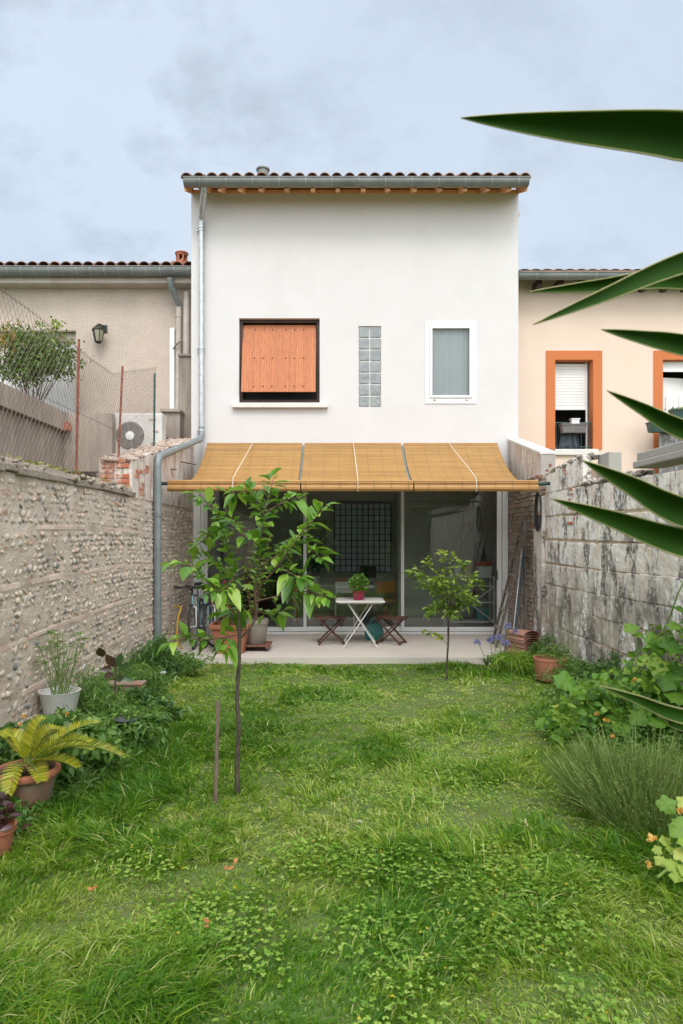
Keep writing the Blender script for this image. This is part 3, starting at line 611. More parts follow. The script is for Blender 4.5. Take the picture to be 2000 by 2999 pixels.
# second opening
wb2 = obj('window', MB().box(WB[0] - .01, WB[1] + .01, yr + .7, yr + .72, WB[2], WB[3]), M_darkroom, rh, label='tall opening at the right edge with a white panelled door ajar')
surround(WB[0], WB[1], WB[2], WB[3], .165, wb2)
mb = MB(); mb.box(WB[0] + .005, WB[1] - .005, yr + .1, yr + .2, WB[3] - .17, WB[3] - .005); mb.box(WB[0] + .005, WB[1] - .005, yr + .08, yr + .1, WB[3] - .2, WB[3] - .17); obj('shutter_box', mb, M_whiteplastic, wb2, bevel=.004)
MT = Matrix.Translation((WB[0] + .02, yr + .2, 0)) @ Matrix.Rotation(R(12), 4, 'Z')
mb = MB(); mb.box(0, .8, 0, .04, 1.2, WB[3] - .27, M=MT); mb.box(.09, .7, -.008, -.001, 3.3, WB[3] - .55, M=MT); dd = obj('door', mb, M_whiteplastic, wb2, bevel=.01)
mb = MB(); 
for (u0, u1, w0, w1) in ((.14, .36, 3.36, WB[3] - .62), (.42, .65, 3.36, WB[3] - .62)): mb.box(u0, u1, -.022, -.0085, w0, w1, M=MT)
obj('door_panel', mb, M_whiteplastic, dd, bevel=.008)
# metal-and-glass balustrade in front of the second opening
bl = thing('balcony_rail', 'grey metal balustrade with clouded panels in front of the open white door', 'balustrade', (6.3, 12.3, 1.8))
x0b, x1b = rx(1928, 12.25), 8.2
mb = MB()
for x in np.arange(x0b, x1b, .28): mb.box(x, x + .035, 12.2, 12.235, 1.5, rz(1235, 12.2))
mb.box(x0b, x1b, 12.19, 12.245, rz(1235, 12.2), rz(1235, 12.2) + .04); obj('frame', mb, M_greypipe, bl)
mb = MB().box(x0b + .02, x1b, 12.212, 12.218, 1.5, rz(1237, 12.2)); obj('panel', mb, mat('clouded_plastic', (.30, .28, .26), (.12, .115, .11), 5, .35, lo=.4, hi=.55), bl)
for i, (px, py, Y, lb) in enumerate(((1937, 1250, 12.0, 'empty dark green flower trough jutting past the orange surround'), (2010, 1213, 12.0, 'dark green flower trough holding a pale green succulent'))):
    a = P(px - (32 if i == 0 else 38), py - 14, Y); b = P(px + (52 if i == 0 else 40), py + 14, Y)
    w = thing('window_box', lb, 'window box', ((a.x + b.x) / 2, Y, b.z)); obj('trough', trough(a.x, b.x, Y, Y + .18, b.z, a.z), M_bar, w)
    obj('bracket', MB().box(a.x + .1, a.x + .13, Y + .18, 12.2, b.z, b.z + .03), M_bar, w)
    if i == 1:
        n = 90; B = np.tile([(a.x + b.x) / 2 - .05, Y + .09, a.z - .02], (n, 1)) + RNG.normal(0, .06, (n, 3)) * [1.4, .5, .3]
        leafobj('succulent', ML_citrus, B, rdir(n, .1, 1), rdir(n), .10, .03, w, prof='lance')

# ================================================================ GARDEN WALLS
def pebble_mat():
    m, nt, b = newmat('river_pebbles'); v = vattr(nt)
    c = ramp(nt, v, [(0, (.08, .09, .095)), (.22, (.20, .215, .22)), (.42, (.50, .42, .34)), (.62, (.30, .305, .29)), (.8, (.60, .52, .44)), (.94, (.45, .28, .17)), (1, (.40, .18, .11))])
    c = mixc(nt, ramp(nt, nz(nt, 16, 4), [(.40, 0.05), (.60, .85)]), c, (.68, .57, .475))
    LK(nt, c, b.inputs['Base Color']); b.inputs['Roughness'].default_value = .75; bumpn(nt, b, nz(nt, 90, 3), .3, .004); return m
def mortar_mat():
    m, nt, b = newmat('pinkish_lime_mortar'); t = N(nt, 'ShaderNodeTexCoord'); s = N(nt, 'ShaderNodeSeparateXYZ'); LK(nt, t.outputs['Object'], s.inputs[0])
    a = nz(nt, 3, 6, .65, (1, 1, 2)); c = ramp(nt, a, [(.3, (.48, .385, .315)), (.48, (.68, .565, .47)), (.7, (.77, .655, .56))])
    c = mixc(nt, ramp(nt, nz(nt, 8, 4, .6, (1, .5, 3), (3, 1, 2)), [(.58, 0.0), (.68, .6)]), c, (.44, .20, .13))
    LK(nt, c, b.inputs['Base Color']); b.inputs['Roughness'].default_value = .92
    n1 = bumpn(nt, b, nz(nt, 30, 6, .7), 1, .025); bumpn(nt, b, nz(nt, 140, 3), .5, .006, n1); return m
M_peb, M_mort = pebble_mat(), mortar_mat()
def course_z(y, z): return .035 * np.sin(y * .9 + z) + .02 * (vnoise(y, z, 1.3) - .5)
lw = thing('garden_wall', 'left garden wall of river pebbles in pink mortar under a mossy coping', 'wall', (-2.7, 8, 0))
# face mesh displaced
def face_grid(x, ys, zs, amp, sgn, band=None):
    YY, ZZ = np.meshgrid(ys, zs, indexing='ij'); d = amp * (fbm(YY, ZZ, 5, 4) - .45) + .35 * amp * (fbm(YY, ZZ, 22, 2) - .5)
    if band is not None:
        for zb in band: d = d * (1 - np.exp(-((ZZ - zb - course_z(YY, zb)) / .035) ** 2)) + .005 * np.exp(-((ZZ - zb - course_z(YY, zb)) / .03) ** 2)
    XX = x + sgn * d; return np.stack([XX, YY, ZZ], -1)
bands = [.06, .48, .9, 1.33, 1.76]
ys = np.arange(2.6, 12.0, .03); ys[-1] = 11.985; zs = np.linspace(-.2, 2.2, 90)
Vg = face_grid(XL, ys, zs, .028, 1, bands); ny_, nz_ = Vg.shape[:2]
i_, j_ = np.meshgrid(np.arange(ny_ - 1), np.arange(nz_ - 1), indexing='ij'); a = (i_ * nz_ + j_).ravel()
npobj('mortar_face', Vg.reshape(-1, 3), np.stack([a, a + nz_, a + nz_ + 1, a + 1], 1), None, M_mort, parent=lw)
mb = MB().box(-2.9, XL - .03, 2.6, 11.985, -.2, 2.2); obj('wall_core', mb, M_mort, lw)
mb = MB()
for zb_i in bands:
    yy_ = 2.6
    while yy_ < 11.9:
        L_ = rnd(.18, .42); y2_ = min(yy_ + L_, 11.98)
        if random.random() < .86:
            za_, zc_ = zb_i + float(course_z(yy_, zb_i)), zb_i + float(course_z(y2_, zb_i)); t_ = rnd(.018, .026); xo_ = XL + rnd(.004, .012)
            mb.hexa([(XL - .05, yy_, za_ - t_), (XL - .05, yy_, za_ + t_), (XL - .05, y2_ - .008, zc_ - t_), (XL - .05, y2_ - .008, zc_ + t_), (xo_, yy_, za_ - t_), (xo_, yy_, za_ + t_), (xo_, y2_ - .008, zc_ - t_), (xo_, y2_ - .008, zc_ + t_)])
        yy_ += L_
obj('brick_courses', mb, mat('pale_pink_thin_brick', (.66, .53, .455), (.58, .36, .28), 4, .9, bump=.6, bscale=30, bdist=.02, var=.25, lo=.5, hi=.72), lw, bevel=.006)
# pebbles
def ico():
    import bmesh
    bm = bmesh.new(); bmesh.ops.create_icosphere(bm, subdivisions=2, radius=1); v = np.array([x.co[:] for x in bm.verts]); f = np.array([[q.index for q in p.verts] for p in bm.faces]); bm.free(); return v, f
IV, IF = ico()
def pebbles(spec):  # rows of (pos, scale3, rot angle in YZ plane, var)
    n = len(spec); pos = np.array([s[0] for s in spec]); sc = np.array([s[1] for s in spec]); an = np.array([s[2] for s in spec]); va = np.array([s[3] for s in spec])
    v = IV[None] * sc[:, None]; v = v * (1 + .12 * RNG.normal(size=(n, len(IV), 1)) * .5)
    c, s = np.cos(an)[:, None], np.sin(an)[:, None]; y = v[..., 1] * c - v[..., 2] * s; z = v[..., 1] * s + v[..., 2] * c
    V = np.stack([v[..., 0], y, z], -1) + pos[:, None]; T = (IF[None] + (np.arange(n) * len(IV))[:, None, None]).reshape(-1, 3)
    return V.reshape(-1, 3), T, np.repeat(va, len(IV))
spec = []
zb = [-.1] + bands + [2.17]
for bi in range(len(zb) - 1):
    lo, hi = zb[bi] + .028, zb[bi + 1] - .022; nr = max(1, round((hi - lo) / .058))
    for r_ in range(nr):
        y = 2.6 + rnd(0, .05); lean = .7 if r_ % 2 else -.5
        while y < 11.96:
            big = 1 + .25 * (bi <= 1)
            w = rnd(.018, .046) * big; hgt = rnd(.013, .03) * big; z = lo + (r_ + .5) * (hi - lo) / nr + rnd(-.009, .009) + float(course_z(y, zb[bi]))
            if not (bi == 0 and z < -.08) and random.random() < .93:
                spec.append(((XL + rnd(-.016, .004), y, z), (rnd(.010, .022), w, hgt), lean * rnd(.2, 1.5) + rnd(-.3, .3), random.random()))
            y += w * 2 * rnd(.82, 1.15)
V, T, va = pebbles(spec); npobj('pebbles', V, None, T, M_peb, va, parent=lw)
# coping for Y<8.45
M_cop = stucco('mossy_coping', (.40, .33, .28), (.10, .09, .055), .85, 38, (.40, .54))
mb = MB()
for k in range(30):
    y0_ = 2.5 + k * .2; z0_ = 2.2 + rnd(-.01, .01); mb.box(-2.98, -2.455 + rnd(-.02, .015), y0_, y0_ + .197, z0_, z0_ + .055 + rnd(0, .015))
    mb.hexa([(-2.95, y0_, 2.24), (-2.95, y0_, 2.26 + rnd(0, .03)), (-2.95, y0_ + .2, 2.24), (-2.95, y0_ + .2, 2.27 + rnd(0, .03)), (-2.46, y0_, 2.24), (-2.50, y0_, 2.30 + rnd(0, .03)), (-2.46, y0_ + .2, 2.24), (-2.50, y0_ + .2, 2.30 + rnd(0, .03))])
obj('coping', mb, M_cop, lw, bevel=.012)
def peel_mat(name, paint, under, streak=(6, 6, .5), lo=.45, hi=.52, brick=(.50, .15, .08)):
    m, nt, b = newmat(name); c = ramp(nt, nz(nt, 3.5, 7, .7, (1.5, 1.5, .6)), [(lo, paint), (hi, under)])
    c = mixc(nt, ramp(nt, nz(nt, 2.3, 5, .6, (1, 1, 1), (5, 3, 9)), [(.60, 0.0), (.64, .8)]), c, brick)
    c = mixc(nt, ramp(nt, nz(nt, 5, 7, .65, streak, (1, 7, 3)), [(.55, 0.0), (.68, .8)]), c, (.12, .10, .09))
    LK(nt, c, b.inputs['Base Color']); b.inputs['Roughness'].default_value = .9; n1 = bumpn(nt, b, nz(nt, 12, 7, .7), 1, .03); bumpn(nt, b, nz(nt, 90, 4), .5, .006, n1); return m
M_peelw = peel_mat('peeling_white_on_brick', (.74, .66, .60), (.55, .40, .34), lo=.48, hi=.6, brick=(.55, .24, .17))
M_peelg = peel_mat('pinkish_weathered_render', (.70, .62, .56), (.52, .42, .36), lo=.4, hi=.6, brick=(.36, .27, .23))
spec = []
for k in range(420): y = rnd(2.6, 8.4); spec.append(((rnd(-2.93, -2.45), y, 2.27 + rnd(-.03, .03)), (rnd(.015, .05), rnd(.02, .06), rnd(.012, .03)), rnd(-.4, .4), random.random()))
V, T, va = pebbles(spec); npobj('coping_rubble', V, None, T, mat('lichen_rubble', (.46, .38, .32), (.13, .12, .07), 16, .9, bump=.6, var=.4, lo=.42, hi=.58), va, parent=lw)
# raked upper part of the left wall
yt = np.linspace(8.35, 11.985, 26); mb = MB()
def rake(y): return 2.65 + (3.43 - 2.65) * (y - 8.35) / 3.65
for k in range(25):
    a_, b_ = yt[k], yt[k + 1]; xo = XL + .012
    mb.hexa([(-2.88, a_, 2.19), (-2.88, a_, rake(a_)), (-2.88, b_, 2.19), (-2.88, b_, rake(b_)), (xo, a_, 2.19), (xo, a_, rake(a_)), (xo, b_, 2.19), (xo, b_, rake(b_))], .5)
for y_, z_, h_ in ((9.05, 2.25, .3),): pass
obj('raised_wall', mb, M_peelw, lw)
# brick pier bits: exposed bricks on near end
mb = MB(); M_brick = mat('orange_red_brick', (.46, .15, .08), (.58, .50, .44), 9, .85, bump=.8, var=.3, lo=.48, hi=.6)
for zz_ in range(7):
    for xx_ in range(2):
        if random.random() < .62: z = 2.24 + zz_ * .062; mb.box(-2.87 + xx_ * .19 + rnd(0, .02), -2.70 + xx_ * .19, 8.335 + rnd(-.004, 0), 8.36, z, z + .05)
for (y_, z_) in ((8.5, 2.5), (8.72, 2.52), (8.45, 2.44), (8.66, 2.30), (8.68, 2.24), (8.7, 2.36), (8.95, 2.6), (8.9, 2.55)): mb.box(XL, XL + .018, y_, y_ + .19, z_, z_ + .052)
obj('exposed_bricks', mb, M_brick, lw, bevel=.006)
# rubble capping on rake
spec = []
for k in range(260):
    y = rnd(8.3, 11.95); spec.append(((rnd(-2.88, XL + .02), y, rake(max(y, 8.36)) + rnd(-.01, .012)), (rnd(.02, .05), rnd(.02, .06), rnd(.012, .03)), rnd(-.3, .5), rnd(.2, .8)))
V, T, va = pebbles(spec); npobj('rubble_capping', V, None, T, mat('pinkish_rubble', (.52, .42, .35), (.32, .25, .20), 14, .9, bump=.6, var=.3), va, parent=lw)
tubeobj('rod', [(XL - .05, 11.0, 2.93), (XL + .28, 10.9, 2.86)], .008, M_iron, lw); tubeobj('rod', [(XL - .05, 10.4, 2.75), (XL + .1, 10.3, 2.72)], .008, M_iron, lw)

# ---- right wall
rw = thing('garden_wall', 'right garden wall of stained concrete blocks and rubble brick', 'wall', (3.2, 8, 0))
def block_mat():
    m, nt, b = newmat('stained_concrete_blocks'); v = vattr(nt)
    base = ramp(nt, nz(nt, 3.4, 8, .62, (1, 1, .8)), [(.32, (.19, .165, .145)), (.45, (.34, .295, .26)), (.56, (.48, .42, .36)), (.70, (.62, .54, .45))])
    f = mathn(nt, 'ADD', mathn(nt, 'MULTIPLY', v, .5), .78); s = N(nt, 'ShaderNodeVectorMath', operation='SCALE'); LK(nt, base, s.inputs[0]); LK(nt, f, s.inputs[3])
    tc_ = N(nt, 'ShaderNodeTexCoord'); sp_ = N(nt, 'ShaderNodeSeparateXYZ'); LK(nt, tc_.outputs['Object'], sp_.inputs[0])
    hi_ = ramp(nt, mathn(nt, 'MULTIPLY', sp_.outputs[2], .4), [(.30, 0.0), (.66, 1.0)])
    top = mathn(nt, 'MULTIPLY', hi_, ramp(nt, nz(nt, 2.6, 7, .7, (1, 1, .7), (1, 1, 8)), [(.30, 0.0), (.44, .95)])); c = mixc(nt, top, s.outputs[0], mixc(nt, ramp(nt, nz(nt, 5, 4), [(.4, 0.0), (.6, 1.0)]), (.92, .88, .83), (.80, .69, .60)))
    drip = mathn(nt, 'MULTIPLY', ramp(nt, nz(nt, 4.5, 6, .6, (1, 1.3, .38), (2, 3, 1)), [(.50, 0.0), (.57, 1.0)]), ramp(nt, nz(nt, 16, 6, .7), [(.42, .0), (.52, 1.0)]))
    c = mixc(nt, drip, c, (.88, .85, .82))
    drk = mathn(nt, 'MULTIPLY', ramp(nt, nz(nt, 3.6, 6, .65, (1, 1.4, .6), (7, 1, 4)), [(.50, 0.0), (.58, .9)]), ramp(nt, nz(nt, 22, 6, .75), [(.42, .0), (.50, 1.0)])); c = mixc(nt, drk, c, (.10, .088, .08))
    moss = mathn(nt, 'MULTIPLY', ramp(nt, nz(nt, 1.3, 5, .6, (1, 1, 1), (2, 9, 3)), [(.50, 0.0), (.62, .7)]), ramp(nt, mathn(nt, 'MULTIPLY', sp_.outputs[2], .5), [(.1, 1.0), (.5, 0.0)])); c = mixc(nt, moss, c, (.42, .40, .25))
    LK(nt, c, b.inputs['Base Color']); b.inputs['Roughness'].default_value = .93
    n1 = bumpn(nt, b, nz(nt, 9, 8, .7), .8, .03); bumpn(nt, b, nz(nt, 60, 4, .7), .6, .008, n1); return m
M_block = block_mat()
M_joint = mat('ochre_mortar_joint', (.60, .46, .32), (.44, .35, .27), 6, .95, bump=.8, bscale=30, bdist=.02)
mb = MB().box(XR + .012, XR + .2, 2.6, 9.9, -.2, 2.3); mb.box(XR + .012, XR + .2, 8.42, 9.9, 2.3, 2.56); obj('wall_core', mb, M_joint, rw)
mb = MB()
zc = -.2; courses = [-.2, .14, .45, .76, 1.05, 1.34, 1.66, 1.98, 2.32, 2.62]
for ci in range(len(courses) - 1):
    z0_, z1_ = courses[ci], courses[ci + 1]; y = 2.6 + rnd(-.3, 0)
    while y < 9.9:
        w = rnd(.3, .55) if ci % 3 else rnd(.22, .5); y1 = min(y + w, 9.9)
        tp = z1_
        if ci == len(courses) - 2:
            if y < 8.35: y = y1; continue
            tp = z1_ + .12 * (9.9 - y) / 1.5 - .04
        if y1 - y > .08:
            x_ = XR + rnd(-.010, .004); j = .008; dz = .02 * math.sin(y * .8 + ci)
            n_ = 6; vs = []   # slightly warped face
            mb.hexa([(xx, yy, zz2) for xx in (x_, XR + .1) for yy in (y + j, y1 - j) for zz2 in (z0_ + j + dz, tp - j + dz)])
        y = y1
blk = obj('concrete_blocks', mb, M_block, rw, bevel=.012)
sb = blk.modifiers.new('sub', 'SUBSURF'); sb.subdivision_type = 'SIMPLE'; sb.levels = sb.render_levels = 3
tx = bpy.data.textures.new('chip', 'CLOUDS'); tx.noise_scale = .09; dm = blk.modifiers.new('d', 'DISPLACE'); dm.texture = tx; dm.strength = .022; dm.mid_level = .5; dm.texture_coords = 'GLOBAL'
# broken top edge and coping
spec = []
for k in range(330):
    y = rnd(6.9, 9.9); zt_ = (2.37 if y < 8.38 else 2.62 + .1 * (9.9 - y) / 1.5)
    spec.append(((rnd(XR, XR + .2), y, zt_ + rnd(-.035, .01)), (rnd(.02, .06), rnd(.02, .07), rnd(.012, .035)), rnd(-.4, .4), random.random()))
V, T, va = pebbles(spec); npobj('broken_edge', V, None, T, mat('pale_broken_mortar', (.48, .43, .38), (.16, .13, .11), 18, .9, bump=.8, var=.4, lo=.45, hi=.6), va, parent=rw)
mb = MB().box(XR - .02, XR + .3, 2.6, 6.95, 2.40, 2.47); mb.box(XR - .0, XR + .28, 2.6, 6.9, 2.47, 2.55); obj('coping', mb, M_concrete, rw, bevel=.012)
mb = MB().box(XR + .2, XR + .36, 8.1, 8.45, 0, 2.72); obj('pillar', mb, M_concrete, rw, bevel=.015, label='square grey concrete pillar end')
mb = MB(); 
for (y_, z_) in ((8.75, 2.3), (8.7, 2.24), (8.8, 2.15), (8.72, 2.06), (8.6, 2.0), (8.66, 1.92), (8.76, 1.86), (9.0, 2.58), (8.9, 2.52), (6.12, 1.66)): mb.box(XR - .016, XR + .03, y_, y_ + rnd(.05, .2), z_, z_ + rnd(.03, .06))
obj('exposed_bricks', mb, M_brick, rw, bevel=.012)
# concrete post + rubble brick section
mb = MB().box(XR - .045, XR + .2, 9.9, 10.32, -.1, 2.3); ps = obj('post', mb, M_block, rw, bevel=.01, label='dark stained concrete post')
mb = MB().box(XR + .03, XR + .25, 10.32, 11.985, -.1, 2.62); mb.box(XR + .03, XR + .25, 9.9, 10.32, 2.3, 2.62); obj('rubble_core', mb, M_joint, rw)
mb = MB(); z = -.08; r_ = 0
while z < 2.58:
    h_ = rnd(.045, .085); y = (9.9 if z > 2.3 else 10.33) + rnd(-.1, 0)
    while y < 11.97:
        w = rnd(.07, .26); a_ = max(y, 9.9 if z > 2.3 else 10.325)
        if y + w > a_ + .03: mb.box(XR + rnd(-.012, .022), XR + .08, a_, min(y + w - .01, 11.98), z + rnd(0, .008), z + h_ - .008)
        y += w
    z += h_; r_ += 1
def rub():
    m, nt, b = newmat('rubble_brick'); c = ramp(nt, vattr(nt), [(0, (.24, .20, .18)), (.3, (.40, .31, .26)), (.5, (.50, .41, .35)), (.66, (.38, .355, .32)), (.84, (.48, .28, .21)), (1, (.52, .22, .14))])
    c = mixc(nt, ramp(nt, nz(nt, 6, 6, .7), [(.38, 0.0), (.55, .9)]), c, (.54, .44, .375)); c = mixc(nt, ramp(nt, nz(nt, 2.5, 5, .7, (1, 1, .5), (4, 4, 4)), [(.5, 0.0), (.66, .7)]), c, (.13, .105, .09))
    LK(nt, c, b.inputs['Base Color']); b.inputs['Roughness'].default_value = .92; n1 = bumpn(nt, b, nz(nt, 25, 6, .7), 1, .02); return m
obj('rubble_bricks', mb, rub(), rw, bevel=.01)
mb = MB(); z0p, z1p = 3.44, 2.97
mb.hexa([(x, y, z) for x in (XR - .002, XR + .215) for (y, zt_) in ((10.12, z1p), (11.99, z0p)) for z in (2.62, zt_ - .04)]); obj('parapet', mb, M_peelg, rw, bevel=.004)
mb = MB(); mb.hexa([(x, y, z) for x in (XR - .012, XR + .225) for (y, zt_) in ((10.105, z1p), (11.992, z0p)) for z in (zt_ - .04, zt_)]); obj('parapet_coping', mb, M_coping, rw, bevel=.006)
mb = MB().box(XR + .0, XR + .214, 10.100, 10.119, 2.62, z1p - .05); obj('parapet_end', mb, M_concrete, rw)
mb = MB(); q = P(1612, 1362, 10.09); mb.box(q.x - .02, q.x + .015, 10.085, 10.0995, q.z - .02, q.z + .02); q = P(1603, 1377, 10.09); mb.box(q.x - .02, q.x + .02, 10.085, 10.0995, q.z - .01, q.z + .01); obj('brick_chip', mb, M_rust, rw)
mb = MB()
for k in range(6): mb.box(XR - .03 + rnd(0, .02), XR + .2, 10.1 + k * .09, 10.19 + k * .09 + rnd(-.01, 0), 2.575, 2.615 + .02 * math.sin(k))
obj('brick_ledge', mb, M_tile, rw, bevel=.008)
q = P(1577, 1525, 10.2); mb = MB(); mb.box(XR - .048, XR - .04, 9.98, 10.3, 1.83, 2.03); obj('square_patch', mb, mat('dark_hole_plate', (.14, .13, .12), (.18, .15, .14), 9, .8), rw)  # dark plate painted in for the inside of the brick hole
mb = MB()
for k in range(7): mb.box(XR - .062, XR - .0455, 10.305, 10.33, 1.80 + k * .04, 1.83 + k * .04)
mb.box(XR - .06, XR - .0455, 9.96, 10.33, 2.04, 2.075); obj('brick_surround', mb, M_brick, rw)

# ================================================================ WIRE FENCE (left)
fx = -2.72
wf = thing('wire_fence', 'sagging chain link fence on top of the left pebble wall', 'fence', (fx, 8, 2.3))
def fb(y): return 2.31 if y < 8.5 else 2.31 + (3.02 - 2.31) * (y - 8.5) / 1.7
def fp(y, v): return Vector((fx + .03 * math.sin(y * 1.7 + v * 3), y, fb(y) + v * (1.42 - .02 * math.sin(y * 2) - (.0 if y < 8.5 else .1 * (y - 8.5)))))
mb = MB(); Ya, Yb = 4.4, 10.35; hgt = 1.42; pt = .075
for sgn in (1, -1):
    c = Ya - hgt * 1.4
    while c < Yb + hgt * 1.4:
        seg = [(c + sgn * .72 * hgt * (v - (0 if sgn > 0 else 1)) * (1), v) for v in np.linspace(0, 1, 9)]
        pts = [fp(y, v) for y, v in seg if Ya <= y <= Yb]
        if len(pts) > 1: mb.tube(pts, .0017, 3, .5, cap=False, smooth=False)
        c += pt
for v in (0.02, .5, .98): mb.tube([fp(y, v) for y in np.linspace(Ya, Yb, 40)], .0028, 3, .5, smooth=False)
obj('wire_mesh', mb, M_wire, wf)
for (bx, by, tx_, ty, Y, m) in ((223, 1400, 231, 993, 7.13, M_rust), (343, 1422, 359, 1072, 8.47, M_rust), (451, 1312, 453, 1094, 10.2, M_bar), (-120, 1400, -120, 900, 5.1, M_rust)):
    mb = MB(); a = P(bx, by, Y); b = P(tx_, ty, Y); a.x -= .0
    mb.bar(a, b, .026, .006 if m is M_rust else .02); mb.bar(a + Vector((-.011, .012, 0)), b + Vector((-.011, .012, 0)), .005, .022)
    obj('post', mb, m, wf, label='rusty steel post' if m is M_rust else 'dark green post')

# ================================================================ BAMBOO BLINDS + BAR
YB = 9.66; bar_z = H - (1413 - VY) * YB / F
mb = MB(); mb.tube([(XL - .02, YB, bar_z - .015), (XR + .03, YB, bar_z - .015)], .026, 14)
obj('awning_bar', mb, M_bar, None, loc=(0, YB, bar_z), label='dark green tube spanning the garden walls and carrying the bamboo blinds', cat='pole')
s_top = (11.95, hz(1307) + .02)
def prof_pts():
    out = []; n = 190
    for i in range(n + 1):
        s = i / n; y = s_top[0] + (YB + .0 - s_top[0]) * s; z = s_top[1] + (bar_z + .03 - s_top[1]) * s - 4 * .27 * s * (1 - s); out.append((y, z))
    for a in np.linspace(PI / 2, PI * 1.05, 8)[1:]: out.append((YB + .043 * math.cos(a) , bar_z - .013 + .043 * math.sin(a)))
    return out
PR = prof_pts()
xb_ = [(hx(608), hx(885), (493 - VX) / 207, (879.5 - VX) / 207), (hx(892), hx(1173.5), (883 - VX) / 207, (1208.5 - VX) / 207), (hx(1181), hx(1455), (1212 - VX) / 207, (1573 - VX) / 207)]
labs = ['left bamboo blind of the awning, behind the top of the young cherry', 'middle bamboo blind of the awning, above the folding table', 'right bamboo blind of the awning, nearest the block wall']
for (xa, xb2, ra, rb), lb in zip(xb_, labs):
    bl_ = thing('bamboo_blind', lb, 'bamboo blind', ((xa + xb2) / 2, 11.9, s_top[1]), 'bamboo blinds over the patio')
    V = []; va = []; nx = 9
    for i, (y, z) in enumerate(PR):
        off = .004 if i % 2 else -.004; vr = random.random()
        for k in range(nx):
            x = xa + (xb2 - xa) * k / (nx - 1); V.append((x, y, z + off)); va.append(vr)
    V = np.array(V); n = len(PR); i_, k_ = np.meshgrid(np.arange(n - 1), np.arange(nx - 1), indexing='ij'); a = (i_ * nx + k_).ravel()
    sh = npobj('slat_sheet', V, np.stack([a, a + 1, a + nx + 1, a + nx], 1), None, M_bamboo, va, parent=bl_, smooth=False)
    so = sh.modifiers.new('t', 'SOLIDIFY'); so.thickness = .006; so.offset = 0
    mb = MB(); mb.box(xa, xb2, 11.93, 11.97, s_top[1] - .012, s_top[1] + .03); obj('head_rail', mb, M_bamboolt, bl_, bevel=.006)
    # hem: wider slats over the bar, then roll
    mb = MB()
    for z_, r_ in ((bar_z + .012, .016), (bar_z - .012, .015)): mb.tube([(ra, YB - .05, z_), (rb, YB - .05, z_)], r_, 10)
    mb.box(ra, rb, YB - .052, YB - .046, bar_z - .07, bar_z + .03)
    obj('hem_slat', mb, M_bamboolt, bl_)
    mb = MB(); cy, cz = YB - .03, bar_z - .082; pts_ = []
    nr_ = 20
    for i in range(nr_ + 1): a_ = 2 * PI * i / nr_; pts_.append((cy + .046 * math.cos(a_) * (1 + .04 * (i % 2)), cz + .046 * math.sin(a_) * (1 + .04 * (i % 2))))
    vs = [(x, y, z) for x in (ra, rb) for y, z in pts_[:-1]]; mb.add(vs, [(k, (k + 1) % nr_, nr_ + (k + 1) % nr_, nr_ + k) for k in range(nr_)] + [tuple(range(nr_)), tuple(range(nr_, 2 * nr_))], .5)
    obj('roll', mb, M_bamboolt, bl_)
    # stitches
    ns_ = 7
    for k in range(ns_):
        mb = MB(); x = xa + (xb2 - xa) * (k + .5) / ns_
        for i in range(0, 190, 6): mb.bar((x, PR[i][0], PR[i][1] + .006), (x, PR[min(i + 6, 197)][0], PR[min(i + 6, 197)][1] + .006), .0035, .002)
        mb.box(x - .003, x + .003, cy - .052, cy - .05, cz - .03, bar_z + .02)
        obj('stitching', mb, M_thread, bl_)
    xm = {0: -1.43, 1: .325, 2: 1.99}[labs.index(lb)]; mb = MB()
    mb.tube([(xm, 11.93, s_top[1] + .03)] + [(xm, y, s_top[1] + .03 + (bar_z + .06 - s_top[1] - .03) * ((11.93 - y) / (11.93 - YB + .06))) for y in (11, 10.3, YB - .06)] + [(xm, cy - .056, cz), (xm, cy - .02, cz - .054)], .006, 6); obj('cord', mb, M_cord, bl_)
# brackets for the gap (metal bars visible between blinds)
for px, lb in ((888.5, 'flat steel strap seen in the gap between left and middle blinds'), (1177.5, 'flat steel strap seen in the gap between middle and right blinds')):
    x = hx(px); mb = MB()
    for i in range(0, 186, 6): mb.bar((x, PR[i][0], PR[i][1] - .03), (x, PR[i + 6][0], PR[i + 6][1] - .03), .03, .01)
    mb.bar((x, 11.98, s_top[1] - .03), (x, PR[0][0], PR[0][1] - .03), .03, .02)
    obj('awning_strap', mb, M_greypipe, None, loc=(x, 11.9, s_top[1]), label=lb, cat='strap', group='steel straps under the blinds')

# ================================================================ PATIO FURNITURE
def dup(root, loc, rz, label=None, group=None):
    r = root.copy(); S.collection.objects.link(r); r.location = loc; r.rotation_euler = (0, 0, rz)
    if label: r['label'] = label
    if group: r['group'] = group
    for ch in root.children:
        c = ch.copy(); S.collection.objects.link(c); c.parent = r
        for g in ch.children: d = g.copy(); S.collection.objects.link(d); d.parent = c
    return r
t = thing('folding_table', 'small white square folding table with crossed legs on the patio', 'table', (.395, 10.75, 0), rz=0)
ROOT[t.name] = Vector((0, 0, 0)); tz = .725
obj('tabletop', MB().box(-.375, .375, -.36, .36, tz - .018, tz), M_whitepaint, t, bevel=.006)
obj('apron', frame_mb(-.34, .34, 0, 1, 0, 1, .02) and MB().box(-.34, .34, -.3, -.288, tz - .045, tz - .018).box(-.34, .34, .288, .3, tz - .045, tz - .018), M_whitepaint, t)
for yy in (-.27, .27):
    for sgn in (1, -1):
        mb = MB(); mb.bar((-.2 * sgn, yy + .012 * sgn, tz - .03), (.27 * sgn, yy + .012 * sgn, 0), .012, .024, up=(0, 1, 0)); obj('leg', mb, M_whitepaint, t)
obj('foot_rail', MB().bar((.22, -.27, .09), (.22, .27, .09), .012, .02).bar((-.22, -.27, .09), (-.22, .27, .09), .012, .02), M_whitepaint, t)
